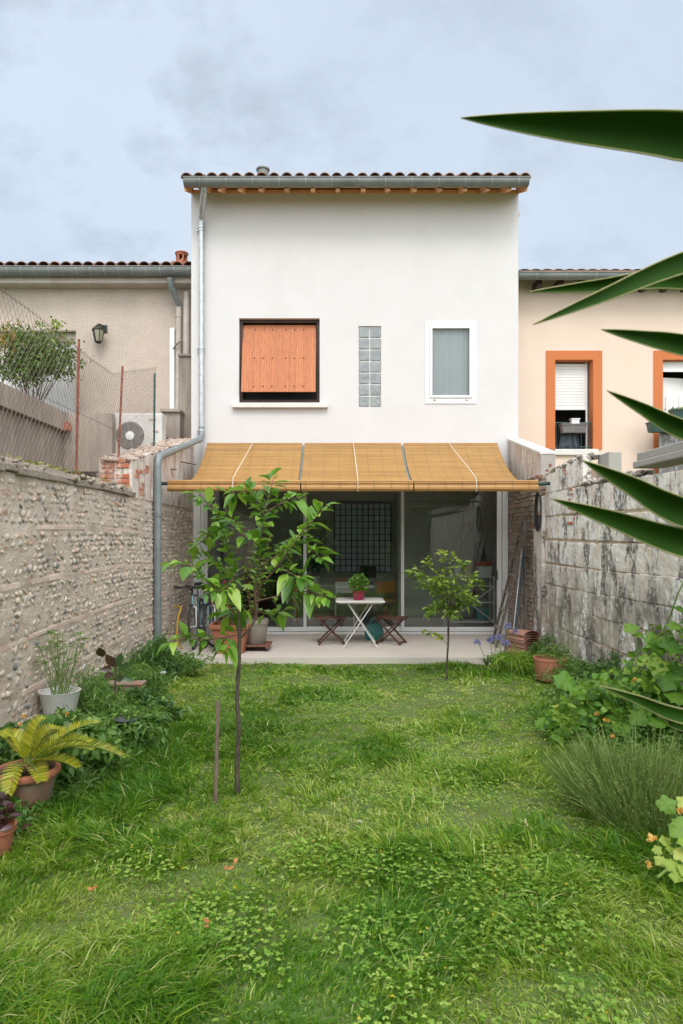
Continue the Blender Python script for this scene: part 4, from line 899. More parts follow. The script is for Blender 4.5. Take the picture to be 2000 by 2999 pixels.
def stool(label):
    t = thing('folding_stool', label, 'stool', (0, 0, 0), 'brown folding stools at the white table'); h = .43
    mb = MB()
    for k in range(7): mb.box(-.245, .245, -.17 + k * .05, -.17 + k * .05 + .042, h - .02, h)
    mb.box(-.21, -.17, -.17, .172, h - .045, h - .021); mb.box(.17, .21, -.17, .172, h - .045, h - .021)
    obj('seat', mb, M_redwood, t, bevel=.004)
    for yy in (-.15, .15):
        for sgn in (1, -1): obj('leg', MB().bar((-.19 * sgn, yy + .014 * sgn, h - .03), (.21 * sgn, yy + .014 * sgn, 0), .022, .038, up=(0, 1, 0)), M_redwood, t, bevel=.003)
    obj('rail', MB().bar((.19, -.15, .035), (.19, .15, .035), .03, .02).bar((-.19, -.15, .035), (-.19, .15, .035), .03, .02), M_redwood, t, bevel=.003)
    return t
s1 = stool('brown wooden folding stool left of the white table, seat level and frame square on'); s1.location = (-.06, 10.95, 0); s1.rotation_euler = (0, 0, R(4))
dup(s1, (.90, 10.95, 0), R(-24), 'brown wooden folding stool right of the white table, turned at an angle')
# basil pot on the table
q = Vector((.375, 10.66, tz))
pt_ = thing('potted_basil', 'bright green bushy herb in a magenta pot on the white table', 'potted plant', q)
mb = MB(); mb.lathe([(.001, .002), (.07, .002), (.078, .01), (.092, .125), (.098, .13), (.098, .142), (.086, .142), (.08, .11), (.001, .11)], q, 20); obj('pot', mb, mat('magenta_pot', (.28, .012, .05), (.22, .01, .04), 5, .4), pt_)
n = 420; B = np.array(q) + np.array([0, 0, .25]) + rdir(n) * (RNG.random((n, 1)) ** .45) * [.15, .14, .15]; Dd = nrm(B - (np.array(q) + np.array([0, 0, .12])))
leafobj('foliage', leafmat('basil_leaf', [(0, (.06, .17, .02)), (.6, (.16, .33, .04)), (1, (.28, .44, .08))], .45, .4), B, Dd + RNG.normal(0, .4, (n, 3)), rdir(n, .2, 1), .055, .035, pt_, droop=.2)
mb = MB()
for k in range(14): d = Vector((rnd(-.1, .1), rnd(-.1, .1), .32 + rnd(-.08, .04))); mb.tube([q + Vector((0, 0, .1)), q + d * .6 + Vector((0, 0, .04)), q + d], .003, 4)
obj('stems', mb, M_stem, pt_)
# turquoise bag
q = P(1096, 1846, 11.35); w_ = .15
bg_ = thing('tote_bag', 'slumped turquoise bag on the floor behind the folding table', 'bag', (q.x, 11.35, 0))
mb = MB(); prof_ = [(.12, .0), (.15, .02), (.155, .12), (.14, .22), (.115, .27)]; vs = []
for r_, z in prof_:
    for k in range(16): a = 2 * PI * k / 16; m_ = max(abs(math.cos(a)), abs(math.sin(a))) ** .6; vs.append((q.x + r_ * math.cos(a) / m_ + .01 * math.sin(5 * a + z * 20), 11.35 + r_ * .55 * math.sin(a) / m_, z))
mb.add(vs, [(i * 16 + k, i * 16 + (k + 1) % 16, (i + 1) * 16 + (k + 1) % 16, (i + 1) * 16 + k) for i in range(4) for k in range(16)] + [tuple(range(16))[::-1]], .5, True)
M_bag = mat('turquoise_plastic', (.07, .30, .29), (.05, .24, .24), 7, .45); obj('body', mb, M_bag, bg_)
mb = MB()
for yy in (11.29, 11.41): mb.tube([(q.x + .07 * math.cos(a), yy, .26 + .10 * math.sin(a)) for a in np.linspace(0, PI, 10)], .008, 6)
obj('handle', mb, M_bag, bg_)
# square terracotta planter
q = P(675, 1918, 9.95); cx = q.x - .02
pl = thing('terracotta_planter', 'large orange tapered planter with red flowers behind the cherry trunk', 'planter', (cx, 10.15, 0))
mb = MB(); mb.lathe([(.001, .0), (.20, .0), (.27, .37), (.295, .37), (.30, .43), (.265, .43), (.26, .36), (.001, .36)], (cx, 10.15, 0), 32, smooth=False, sq=.85); obj('pot', mb, M_terra, pl, bevel=.006)
obj('soil', MB().lathe([(.001, .375), (.25, .37)], (cx, 10.15, 0), 20), M_soil, pl)
n = 900; B = np.array([cx - .05, 10.2, .72]) + rdir(n) * (RNG.random((n, 1)) ** .4) * [.24, .22, .36]
leafobj('foliage', ML_weeddk, B, rdir(n, -.2, 1), rdir(n, .3, 1), RNG.uniform(.04, .08, n), .018, pl, prof='lance')
n = 26; B = np.array([cx - .1, 10.1, .85]) + rdir(n) * [.2, .15, .2]; B = np.repeat(B, 6, 0); leafobj('flowers', ML_redf, B, rdir(len(B)), rdir(len(B)), .022, .018, pl, prof='round')
# taupe pot on dolly
q = P(748, 1893, 10.35); cx = q.x
dl = thing('plant_dolly', 'brown square plant dolly on castors under the taupe pot', 'plant dolly', (cx, 10.35, 0))
mb = MB()
for k in range(5): mb.box(cx - .24, cx + .24, 10.13 + k * .09, 10.13 + k * .09 + .08, .075, .098)
mb.box(cx - .22, cx - .17, 10.12, 10.57, .05, .074); mb.box(cx + .17, cx + .22, 10.12, 10.57, .05, .074); obj('platform', mb, mat('brown_dolly_wood', (.22, .10, .065), (.16, .075, .05), 6, .7), dl, bevel=.004)
for sx in (-.18, .18):
    for yy in (10.17, 10.52): mb = MB(); mb.tube([(cx + sx - .012, yy, .025), (cx + sx + .012, yy, .025)], .025, 14); mb.box(cx + sx - .018, cx + sx + .018, yy - .02, yy + .02, .045, .05); obj('castor', mb, M_black, dl)
pp = thing('potted_shrub', 'tall yellow green leafy shrub in a round taupe pot on the dolly', 'potted plant', (cx, 10.35, .1))
obj('pot', MB().lathe([(.001, .1), (.145, .1), (.155, .11), (.19, .40), (.20, .40), (.20, .47), (.18, .47), (.178, .42), (.001, .42)], (cx, 10.35, 0), 36), M_greyplastic, pp)
obj('soil', MB().lathe([(.001, .435), (.176, .43)], (cx, 10.35, 0), 20), M_soil, pp)
mb = MB(); tips = []
for k in range(9):
    t_ = Vector((cx + rnd(-.28, .3), 10.35 + rnd(-.25, .2), rnd(1.1, 1.75))); mb.tube([(cx + rnd(-.03, .03), 10.35 + rnd(-.03, .03), .42), ((cx + t_.x) / 2 + rnd(-.05, .05), (10.35 + t_.y) / 2, t_.z * .6), t_], [.008, .006, .003], 5); tips.append(t_)
obj('stems', mb, M_barkred, pp)
B = []; 
for t_ in tips:
    for k in range(26): s = random.random() ** .6; B.append([cx + (t_.x - cx) * s + rnd(-.07, .07), 10.35 + (t_.y - 10.35) * s + rnd(-.07, .07), .5 + (t_.z - .5) * s + rnd(-.05, .05)])
n = len(B); leafobj('foliage', leafmat('yellowish_leaf', [(0, (.07, .15, .03)), (.5, (.22, .30, .05)), (1, (.5, .5, .14))], .5, .4), B, rdir(n, -.4, .8), rdir(n, .3, 1), .075, .03, pp, prof='lance')
# ---- bicycles
def bicycle(name_lbl, mframe, loc, rz, lean, mfork, bars='flat'):
    t = thing('bicycle', name_lbl, 'bicycle', (0, 0, 0), 'bicycles parked against the left wall'); Lm = Matrix.Rotation(lean, 4, 'Y')
    wr = .335; fy, ry = -.53, .50
    def w_(mb): mb.v = [tuple(Lm @ Vector(v)) for v in mb.v]; return mb
    for yy in (fy, ry):
        c = [(0, yy + wr * math.cos(a), wr + wr * math.sin(a)) for a in np.linspace(0, 2 * PI, 37)]
        wh = obj('wheel', w_(MB().tube(c, .017, 8, cap=False)), M_black, t)
        c = [(0, yy + (wr - .025) * math.cos(a), wr + (wr - .025) * math.sin(a)) for a in np.linspace(0, 2 * PI, 37)]
        obj('rim', w_(MB().tube(c, .010, 6, cap=False)), M_galv, wh)
        mb = MB(); mb.tube([(-.045, yy, wr), (.045, yy, wr)], .018, 10)
        for k in range(20): a = 2 * PI * k / 20; mb.tube([(.02 * (-1) ** k, yy, wr), (0, yy + (wr - .03) * math.cos(a), wr + (wr - .03) * math.sin(a))], .0012, 3, cap=False)
        obj('spokes', w_(mb), M_galv, wh)
    bb = (0, .05, .28); st = (0, .20, .76); ht = (0, -.36, .80); hb = (0, -.395, .66)
    mb = MB(); mb.tube([bb, st], .016); mb.tube([st, ht], .016); mb.tube([bb, hb], .019); mb.tube([ht, hb], .021)
    for sx in (-.055, .055): mb.tube([bb, (sx * .8, .3, .31), (sx, ry, wr)], .009, 6); mb.tube([st, (sx, ry, wr)], .008, 6)
    obj('frame', w_(mb), mframe, t)
    mb = MB(); mb.tube([hb, (0, -.41, .62)], .02)
    for sx in (-.055, .055): mb.tube([(0, -.41, .63), (sx, -.42, .62), (sx, -.47, .5), (sx, fy, wr)], [.014, .015, .013, .009], 8)
    obj('fork', w_(mb), mfork, t)
    mb = MB(); mb.tube([ht, (0, -.34, .90), (0, -.40, .93)], .014)
    mb.tube([(-.29, -.34, .95), (-.12, -.40, .935), (.12, -.40, .935), (.29, -.34, .95)], .0125); hbm = obj('handlebar', w_(mb), M_black, t)
    for sx in (-1, 1):
        obj('grip', w_(MB().tube([(.30 * sx, -.335, .951), (.19 * sx, -.375, .943)], .018)), M_black, hbm); obj('brake_lever', w_(MB().tube([(.24 * sx, -.43, .93), (.13 * sx, -.43, .93), (.12 * sx, -.40, .935)], .006)), M_black, hbm)
    obj('headlight', w_(MB().sphere((0, -.44, .92), .035, sc=(1, 1, 1))), M_black, hbm)
    mb = MB(); mb.tube([st, (0, .235, .90)], .012); mb.add([(-.03, .1, .92), (.03, .1, .92), (.075, .33, .93), (-.075, .33, .93), (-.02, .1, .945), (.02, .1, .945), (.065, .34, .965), (-.065, .34, .965)], [(3, 2, 1, 0), (4, 5, 6, 7), (0, 1, 5, 4), (1, 2, 6, 5), (2, 3, 7, 6), (3, 0, 4, 7)]); obj('saddle', w_(mb), M_black, t, bevel=.01)
    mb = MB(); mb.tube([(-.06, .05, .28), (.06, .05, .28)], .02); mb.bar((.065, .05, .28), (.065, -.02, .13), .012, .02); mb.bar((-.065, .05, .28), (-.065, .12, .43), .012, .02); mb.box(.045, .12, -.06, .02, .115, .14); mb.box(-.12, -.045, .08, .16, .42, .445)
    mb.tube([(.04, .05 + .09 * math.cos(a), .28 + .09 * math.sin(a)) for a in np.linspace(0, 2 * PI, 20)], .005, 5, cap=False); obj('crankset', w_(mb), M_black, t)
    t.location = loc; t.rotation_euler = (0, 0, rz); return t
M_bwhite = mat('white_bike_paint', (.7, .7, .69), (.6, .6, .6), 4, .35); M_bblue = mat('pale_blue_bike_paint', (.17, .29, .34), (.14, .25, .30), 4, .35, .2); M_bred = mat('dark_red_bike_paint', (.2, .02, .03), (.15, .02, .03), 4, .35)
bicycle('bicycle with a white front fork, nearest the left wall', M_bblue, (-2.17, 10.95, 0), R(3), R(-4), M_bwhite)
bicycle('bicycle with a pale blue frame and fork, second from the left wall', M_bblue, (-1.98, 11.05, 0), R(-2), R(-3), M_bblue)
bicycle('bicycle with a dark red frame, the one nearest the planters', M_bred, (-1.78, 11.2, 0), R(-10), R(-9), M_bwhite)
# yellow hose
mb = MB(); mb.tube(pth([(-2.45, 10.4, P(0, 1778, 10.3).z), P(533, 1776, 10.25), P(521, 1805, 10.2), P(516, 1880, 10.15), (-2.3, 10.3, .02)], 6, .12), .013, 8)
obj('garden_hose', mb, mat('yellow_hose', (.58, .36, .03), (.5, .3, .02), 9, .5), None, loc=(-2.38, 10.2, 0), label='yellow hose hanging in an arc beside the bicycles', cat='hose')
# ---- ladder and poles
ld = thing('ladder', 'old wooden ladder leaning on the rubble wall beside the glass doors', 'ladder', (2.6, 10.7, 0))
M_oldwood = mat('old_grey_wood', (.16, .135, .115), (.10, .08, .07), 8, .85, bump=.3, stretch=(2, 2, 2)); la, lb_ = Vector((2.50, 10.55, 0)), Vector((2.98, 10.55, 1.95)); off = Vector((.02, .38, 0))
for o_ in (Vector((0, 0, 0)), off): obj('rail', MB().bar(la + o_, lb_ + o_ * (.8 if o_.y else 1), .03, .05, up=(0, 1, 0)), M_oldwood, ld)
for k in range(1, 7): s = k / 7; a = la.lerp(lb_, s); obj('rung', MB().bar(a + Vector((0, -.02, 0)), a + off + Vector((0, .02, 0)), .05, .03), mat('pale_rung', (.34, .30, .26), (.26, .22, .19), 9, .8) if k == 1 else bpy.data.materials['pale_rung'], ld)
for i, (a, b, m, lb, r_) in enumerate(((P(1498, 1905, 10.4), P(1546, 1530, 10.85), M_galv, 'grey metal pole, the tallest one leaning beside the ladder', .011), (P(1508, 1905, 10.5), P(1537, 1600, 10.9), mat('petrol_blue_paint', (.06, .13, .16), (.05, .1, .12), 9, .5), 'petrol blue pole leaning beside the ladder', .012), (P(1515, 1920, 10.0), P(1561, 1668, 10.45), M_oldwood, 'brown wooden stick leaning at a flatter angle than the poles', .012), (P(1534, 1850, 10.7), P(1534, 1620, 10.9), bpy.data.materials['petrol_blue_paint'], 'short blue grey pipe standing almost upright against the rubble wall', .012))):
    a.z = 0; b.x = min(b.x, XR - .03); obj('pole', MB().tube([a, b], r_, 8), m, None, loc=(a.x, a.y, 0), label=lb, cat='pole', group='poles beside the ladder')
mb = MB(); q = Vector((3.02, 10.0, 2.32))
for k in range(4): mb.tube([(XR - .06 - .006 * k, 10.0 + .11 * math.cos(a) * (1 + .12 * k), 2.08 + .24 * math.sin(a) * (1 + .07 * k)) for a in np.linspace(0, 2 * PI, 24)], .007, 6, cap=False)
mb.tube([(XR - .10, 10.02, 2.3), (XR + .0, 10.02, 2.31)], .008); obj('cable_coil', mb, M_black, None, loc=(XR - .05, 10, 1.8), label='coil of dark cable hung on the right wall under the tube end', cat='cable')
# ---- stacked roof tiles
bx, by = (1534 - VX) * 9.75 / F, 9.82
for k in range(10):
    t_ = MB(); w0, w1 = .155, .125; z0 = .0 + k * .034; vs = []
    for q_, th in ((0, 0), (1, .013)):
        for y_, w in ((-.19, w0), (.19, w1)):
            for j in range(11): a = PI * j / 10; vs.append(((w - th) * math.cos(a), y_, (w - th) * .42 * math.sin(a)))
    f = [(j, j + 1, j + 12, j + 11) for j in range(10)] + [(22 + j, 33 + j, 34 + j, 23 + j) for j in range(10)] + [(j, 22 + j, 23 + j, j + 1) for j in range(10)] + [(11 + j, 12 + j, 34 + j, 33 + j) for j in range(10)] + [(0, 11, 33, 22), (10, 32, 43, 21)]
    Mx = Matrix.Rotation(R(28 + rnd(-2, 2)), 4, 'Z'); t_.add([Mx @ Vector(v) for v in vs], f, None, True)
    o = obj('roof_tile', t_, mat('pale_clay_tile', (.46, .26, .19), (.36, .17, .12), 9, .85, bump=.3, var=.3) if k == 0 else bpy.data.materials['pale_clay_tile'], None, loc=None, label='pale curved clay roof tile, topmost of the stack by the concrete post' if k == 9 else 'curved clay roof tile inside the stack by the concrete post', cat='roof tile', group='stacked clay roof tiles')
    o.location = (bx + rnd(-.008, .008), by + rnd(-.01, .01), z0 + .01)
# small float / tool beside
q = P(1476, 1900, 9.75); mb = MB(); mb.box(q.x - .07, q.x + .07, 9.7, 9.8, .03, .05); mb.bar((q.x + .02, 9.75, .05), (q.x + .05, 9.8, .42), .03, .03); obj('broom', mb, M_oldwood, None, loc=(q.x, 9.75, 0), label='worn brush head with a broken handle among the blue flowers', cat='brush', bevel=.004)

# ================================================================ TREES AND PLANTS
def interp(pts, s):
    pts = [Vector(p) for p in pts]; ls = [(pts[i + 1] - pts[i]).length for i in range(len(pts) - 1)]; t_ = s * sum(ls)
    for i, l in enumerate(ls):
        if t_ <= l or i == len(ls) - 1: return pts[i].lerp(pts[i + 1], min(t_ / l, 1)), (pts[i + 1] - pts[i]).normalized()
        t_ -= l
def smooth(pts, n=14):
    pts = [Vector(p) for p in pts]; P_ = [pts[0] * 2 - pts[1]] + pts + [pts[-1] * 2 - pts[-2]]; out = []
    for i in range(1, len(P_) - 2):
        for k in range(n // (len(pts) - 1) + 1):
            t_ = k / (n // (len(pts) - 1) + 1); a, b, c, d = P_[i - 1:i + 3]; out.append(.5 * ((2 * b) + (c - a) * t_ + (2 * a - 5 * b + 4 * c - d) * t_ ** 2 + (3 * b - a - 3 * c + d) * t_ ** 3))
    return out + [pts[-1]]
base = G(697, 2308); YC = base.y
ct = thing('cherry_tree', 'slender young cherry tree with drooping glossy leaves in the middle of the lawn', 'tree', base)
mb = MB(); mb.tube(smooth([P(697, 2345, YC), P(694, 2240, YC), P(699, 2130, YC), P(694, 2050, YC), P(700, 1930, YC), P(701, 1831, YC)], 30), [.0165 - .003 * i / 40 + .0012 * math.sin(i * 2.1) for i in range(len(smooth([0 * base] * 6, 30)))], 9)
for k in range(11): 
    z = rnd(.1, .95); mb.sphere((P(697, 1574, YC).x + rnd(-.014, .014), YC - .012, z), .008, 6, 4)
trunk = obj('trunk', mb, M_bark, ct)
br = [([(701, 1831), (690, 1682), (667, 1605), (644, 1529), (628, 1487)], .0, .009), ([(705, 1869), (751, 1808), (747, 1739), (755, 1663), (762, 1586), (770, 1510), (732, 1441), (722, 1425)], .05, .009),
      ([(751, 1728), (816, 1655), (881, 1563), (930, 1510), (958, 1475)], -.18, .006), ([(690, 1800), (621, 1724), (580, 1670), (552, 1655), (505, 1650)], -.10, .006), ([(697, 1860), (613, 1872), (545, 1872), (495, 1880)], -.30, .006),
      ([(751, 1760), (865, 1735), (912, 1735), (957, 1752)], -.25, .006), ([(772, 1508), (797, 1414), (800, 1395)], .1, .004), ([(778, 1500), (846, 1463), (881, 1460)], .15, .005),
      ([(640, 1518), (598, 1464), (570, 1441)], -.1, .005), ([(660, 1590), (620, 1560), (585, 1590), (568, 1600)], .25, .004), ([(755, 1663), (820, 1620), (870, 1570)], .3, .005),
      ([(690, 1700), (640, 1650), (590, 1640)], .2, .004), ([(747, 1760), (700, 1790), (650, 1800)], .25, .004), ([(762, 1600), (700, 1560), (680, 1520)], -.25, .004), ([(751, 1790), (790, 1800), (830, 1790)], .2, .004), ([(732, 1441), (700, 1440), (668, 1445)], .1, .003), ([(816, 1655), (850, 1680), (890, 1690)], -.2, .004), ([(881, 1563), (910, 1600), (940, 1640)], -.15, .004), ([(690, 1682), (660, 1720), (600, 1740)], -.25, .004), ([(697, 1845), (670, 1875), (650, 1905)], -.1, .003)]
B, D, U, Ls = [], [], [], []
for i, (px, dy, r_) in enumerate(br):
    n = len(px); pts = [P(x, y, YC + dy * k / (n - 1)) for k, (x, y) in enumerate(px)]; sm = smooth(pts, 16)
    obj('branch', MB().tube(sm, [r_ * (1 - .65 * k / len(sm)) for k in range(len(sm))], 6), M_bark if i < 2 else M_barkred, ct)
    ln_ = sum((pts[k + 1] - pts[k]).length for k in range(n - 1)); nl = int(ln_ / .0185) + 5
    for k in range(nl):
        s = (.32 if i < 2 else .18) + (.82 if i > 1 else .68) * (k / nl) ** .8; s = min(s, 1); p, d = interp(sm, s); side = d.cross(Vector((0, 0, 1))).normalized() * (1 if k % 2 else -1)
        ph = rnd(-1.1, 1.1); side = Quaternion(d, ph) @ side
        dr = d * (.5 + .4 * (s > .85)) + side * .9 + Vector((rnd(-.3, .3), rnd(-.3, .3), rnd(-.25, .35))); B.append(p + dr.normalized() * .018); D.append(dr); U.append(Vector((0, 0, 1)) + Vector((rnd(-.5, .5), rnd(-.5, .5), 0))); Ls.append(rnd(.075, .135) * (1.0 if s < .9 else .8))
Ls = np.array(Ls) * np.clip(RNG.lognormal(-.08, .28, len(Ls)), .45, 1.35); va = RNG.random(len(B))
leafobj('crown', ML_cherry, [tuple(b) for b in B], [tuple(b) for b in D], [tuple(b) for b in U], Ls, Ls * .5, ct, var=va, droop=RNG.uniform(.0, .6, len(B)), fold=.4)
# stakes
for (a, b, lb) in (((632, 2330), (638, 2055), 'short bare wooden stake left of the cherry trunk'),):
    g = G(*a); t2 = P(b[0], b[1], g.y + .03); n_ = [g.lerp(t2, k / 8) for k in range(9)]
    obj('stake', MB().tube([g - Vector((0, 0, .05))] + n_, [.0135 + .001 * (k % 3 == 0) for k in range(10)], 8), mat('weathered_stake', (.22, .165, .13), (.14, .10, .08), 9, .8, bump=.4), None, loc=g, label=lb, cat='stake')
# citrus
base = G(1308, 1983); Y = base.y
cz = thing('citrus_tree', 'small citrus tree with a yellow green crown in front of the right glass door', 'tree', base)
obj('trunk', MB().tube(smooth([P(1308, 1990, Y), P(1310, 1920, Y), P(1313, 1870, Y), P(1312, 1805, Y)], 18), .0125, 8), M_bark, cz)
cpts = []; B = []; D = []; sh = MB()
ends = [(1203, 1680), (1226, 1672), (1255, 1645), (1296, 1628), (1330, 1636), (1358, 1655), (1382, 1690), (1402, 1710), (1360, 1740), (1340, 1770), (1280, 1765), (1255, 1790), (1290, 1700), (1320, 1700), (1270, 1700), (1330, 1800), (1380, 1760), (1238, 1710)]
for (x, y) in ends:
    e = P(x, y, Y + rnd(-.3, .3)); s0 = P(1312, 1812 - rnd(0, 40), Y); m_ = (s0 + e) / 2 + Vector((rnd(-.04, .04), 0, rnd(.0, .06))); sm = smooth([s0, m_, e], 8); sh.tube(sm, [.007 * (1 - .7 * k / len(sm)) for k in range(len(sm))], 5)
    for k in range(44):
        s = .38 + .65 * (k / 30); p, d = interp(sm, s); B.append(p + Vector((rnd(-.05, .05), rnd(-.05, .05), rnd(-.05, .05)))); dr = d * .5 + Vector((rnd(-1, 1), rnd(-1, 1), rnd(-.5, .7))); D.append(dr)
obj('branches', sh, M_bark, cz); n = len(B); ht_ = np.array([b.z for b in B])
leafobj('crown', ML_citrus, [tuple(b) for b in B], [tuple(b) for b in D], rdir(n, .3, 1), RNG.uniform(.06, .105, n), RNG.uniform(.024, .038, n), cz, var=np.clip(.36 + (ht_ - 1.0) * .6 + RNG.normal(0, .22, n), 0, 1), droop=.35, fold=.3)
sm = smooth([P(1311, 1888, Y), P(1285, 1862, Y - .1), P(1255, 1850, Y - .15), P(1245, 1842, Y - .15)], 9); obj('side_shoot', MB().tube(sm, .004, 5), M_stem, cz)
n = 34; B = np.array([interp(sm, .35 + .65 * random.random())[0] for _ in range(n)]) + RNG.normal(0, .012, (n, 3)); leafobj('shoot_leaves', leafmat('young_citrus_leaf', [(0, (.25, .38, .04)), (1, (.5, .55, .08))], .45, .4), B, rdir(n, -.8, .6), rdir(n, .2, 1), .07, .028, cz, prof='ovate')
# shrub behind the fence
def bush(name, label, cat, c, rad, n, m, lsize, lw_, stems=10, base_z=None, prof='ovate', group=None, mstem=None, vr=None, droop=.2, power=.45):
    c = np.array(c, float); bz = base_z if base_z is not None else c[2] - rad[2]
    t = thing(name, label, cat, (c[0], c[1], bz), group)
    sub = rdir(max(8, n // 60), -.6, 1) * (RNG.random((max(8, n // 60), 1)) ** power) * np.array(rad) * .85
    k = RNG.integers(0, len(sub), n); B = c + sub[k] + RNG.normal(0, .14, (n, 3)) * np.array(rad)
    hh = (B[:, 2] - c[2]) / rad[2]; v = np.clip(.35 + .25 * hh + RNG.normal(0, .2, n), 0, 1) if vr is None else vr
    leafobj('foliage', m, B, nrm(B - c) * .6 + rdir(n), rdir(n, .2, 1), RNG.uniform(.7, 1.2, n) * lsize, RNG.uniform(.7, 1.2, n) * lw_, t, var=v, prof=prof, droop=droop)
    mb = MB(); 
    for i in range(min(stems, len(sub))): e = Vector(c + sub[i]); b = Vector((c[0] + rnd(-.1, .1) * rad[0], c[1] + rnd(-.1, .1) * rad[1], bz)); mb.tube(smooth([b, (b + e) / 2 + Vector((rnd(-.05, .05), 0, .02)), e], 6), [.009, .009, .008, .007, .006, .005, .005, .004, .003, .003][:len(smooth([b, b + Vector((0, 0, 1)), b], 6))], 5)
    obj('stems', mb, mstem or M_bark, t); return t
q = P(95, 1060, 11.9)
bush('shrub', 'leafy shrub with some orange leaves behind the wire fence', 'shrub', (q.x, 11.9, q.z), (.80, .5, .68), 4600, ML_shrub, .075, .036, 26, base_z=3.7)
q = P(165, 955, 11.9); n = 60; B = np.array(q) + RNG.normal(0, .06, (n, 3)) * [1.4, 1, 1]
sh_ = bpy.data.objects['shrub']; leafobj('top_shoot', ML_citrus, B, rdir(n), rdir(n), .07, .035, sh_)
obj('shoot_stem', MB().tube([P(130, 1100, 11.9), P(160, 1000, 11.9), q], .006, 5), M_bark, sh_)
q = P(10, 1000, 11.7); n = 260; B = np.array(q) + RNG.normal(0, .17, (n, 3)); leafobj('autumn_leaves', leafmat('orange_yellow_leaf', [(0, (.30, .26, .04)), (1, (.5, .18, .04))], .6, .3), B, rdir(n), rdir(n), .06, .03, sh_)

# ---- sago palm
def frond(Bp, tip, sag, nl, ll, mbst, arr, fw=1.0, side_up=.3):
    Bp, tip = Vector(Bp), Vector(tip); mid = (Bp + tip) / 2 + Vector((0, 0, sag)); sm = [((1 - t_) ** 2) * Bp + 2 * t_ * (1 - t_) * mid + t_ * t_ * tip for t_ in np.linspace(0, 1, 16)]
    mbst.tube(sm, [.006 * (1 - .7 * k / 16) for k in range(16)], 5)
    for k in range(nl):
        s = .16 + .84 * k / nl; p, d = interp(sm, s); x = d.cross(Vector((0, 0, 1))).normalized(); up = x.cross(d).normalized(); l = ll * math.sin(PI * (.12 + .8 * s)) ** .6
        for sg in (-1, 1): dr = x * sg * .9 + d * .65 + up * side_up; arr.append((p, dr, up, l))
pb = G(80, 2402); pc = Vector((P(72, 2300, pb.y + .16).x, pb.y + .19, LAWN))
sg = thing('sago_palm', 'yellowing sago palm in a weathered round terracotta pot at the left edge', 'potted plant', pc)
obj('pot', MB().lathe([(.001, .0), (.13, .0), (.14, .01), (.178, .205), (.192, .21), (.20, .225), (.20, .25), (.19, .258), (.172, .255), (.168, .22), (.001, .215)], pc, 44), M_terraold, sg)
obj('rim', MB().lathe([(.203, .222), (.206, .232), (.206, .250), (.196, .262), (.178, .262), (.171, .25)], pc, 44), M_terra, sg)
obj('soil', MB().lathe([(.001, .245), (.08, .24), (.17, .228)], pc, 24), M_soil, sg)
cc = pc + Vector((0, 0, .27)); obj('stump', MB().sphere(cc - Vector((0, 0, .02)), .05, 14, 8, sc=(1, 1, .9)), M_barkred, sg)
tips = [((132, 2110), .12, .16), ((182, 2150), .25, .18), ((290, 2118), .3, .1), ((262, 2175), -.05, .12), ((270, 2200), .1, .10), ((365, 2222), 0, .17), ((225, 2250), -.1, .07), ((20, 2165), .1, .14), ((25, 2325), -.25, .12), ((120, 2290), -.22, .07), ((-40, 2180), .3, .2), ((215, 2160), .45, .2)]
arr = []; st = MB()
for (px, dy, sag_) in tips: frond(cc, P(px[0], px[1], cc.y + dy), sag_ * 1.25, 38, .095, st, arr, side_up=.6)
obj('frond_ribs', st, M_stem, sg); n = len(arr)
leafobj('fronds', ML_cycad, [tuple(a[0]) for a in arr], [tuple(a[1]) for a in arr], [tuple(a[2]) for a in arr], np.array([a[3] for a in arr]), .0075, sg, prof=[.8, 1, .95, .8, .5, .05], droop=.12, fold=.1)
# small pot with purple plant
pb = Vector((P(-18, 2440, 3.75).x, 3.80, LAWN)); sp_ = thing('potted_plant', 'small terracotta pot of dark purple leaves cut by the left edge', 'potted plant', pb)
obj('pot', MB().lathe([(.001, 0), (.06, 0), (.085, .12), (.093, .12), (.096, .15), (.083, .15), (.08, .13), (.001, .13)], pb, 28), M_terra, sp_)
n = 90; B = np.array(pb) + [0, 0, .18] + RNG.normal(0, .045, (n, 3)); leafobj('foliage', ML_purple, B, rdir(n, 0, 1), rdir(n, .2, 1), .07, .03, sp_)

# ---- left bed plants
# white pot with reeds
wx, wy = P(175, 2020, 5.75).x, 5.75; wz = H - (2022 - VY) * wy / F
wp = thing('potted_reeds', 'thin green reeds standing in a wide white pot by the pebble wall', 'potted plant', (wx, wy, .0))
obj('pot', MB().lathe([(.001, wz - .22), (.12, wz - .22), (.165, wz - .01), (.17, wz), (.155, wz), (.14, wz - .04), (.001, wz - .05)], (wx, wy, 0), 36), mat('white_glazed_pot', (.62, .62, .60), (.5, .5, .48), 5, .4), wp)
mb = MB(); tipsB = []
for k in range(46):
    a = Vector((wx + rnd(-.06, .06), wy + rnd(-.06, .06), wz - .05)); e = a + Vector((rnd(-.16, .16), rnd(-.15, .15), rnd(.28, .56))); mb.tube([a, (a + e) / 2 + Vector((rnd(-.02, .02), 0, .02)), e], [.0028, .0025, .0018], 4); tipsB.append(e)
obj('stems', mb, M_stem, wp)
B = np.repeat(np.array(tipsB), 7, 0); n = len(B); leafobj('foliage', ML_weed, B, rdir(n, -.3, .7), rdir(n), .05, .006, wp, prof='blade')
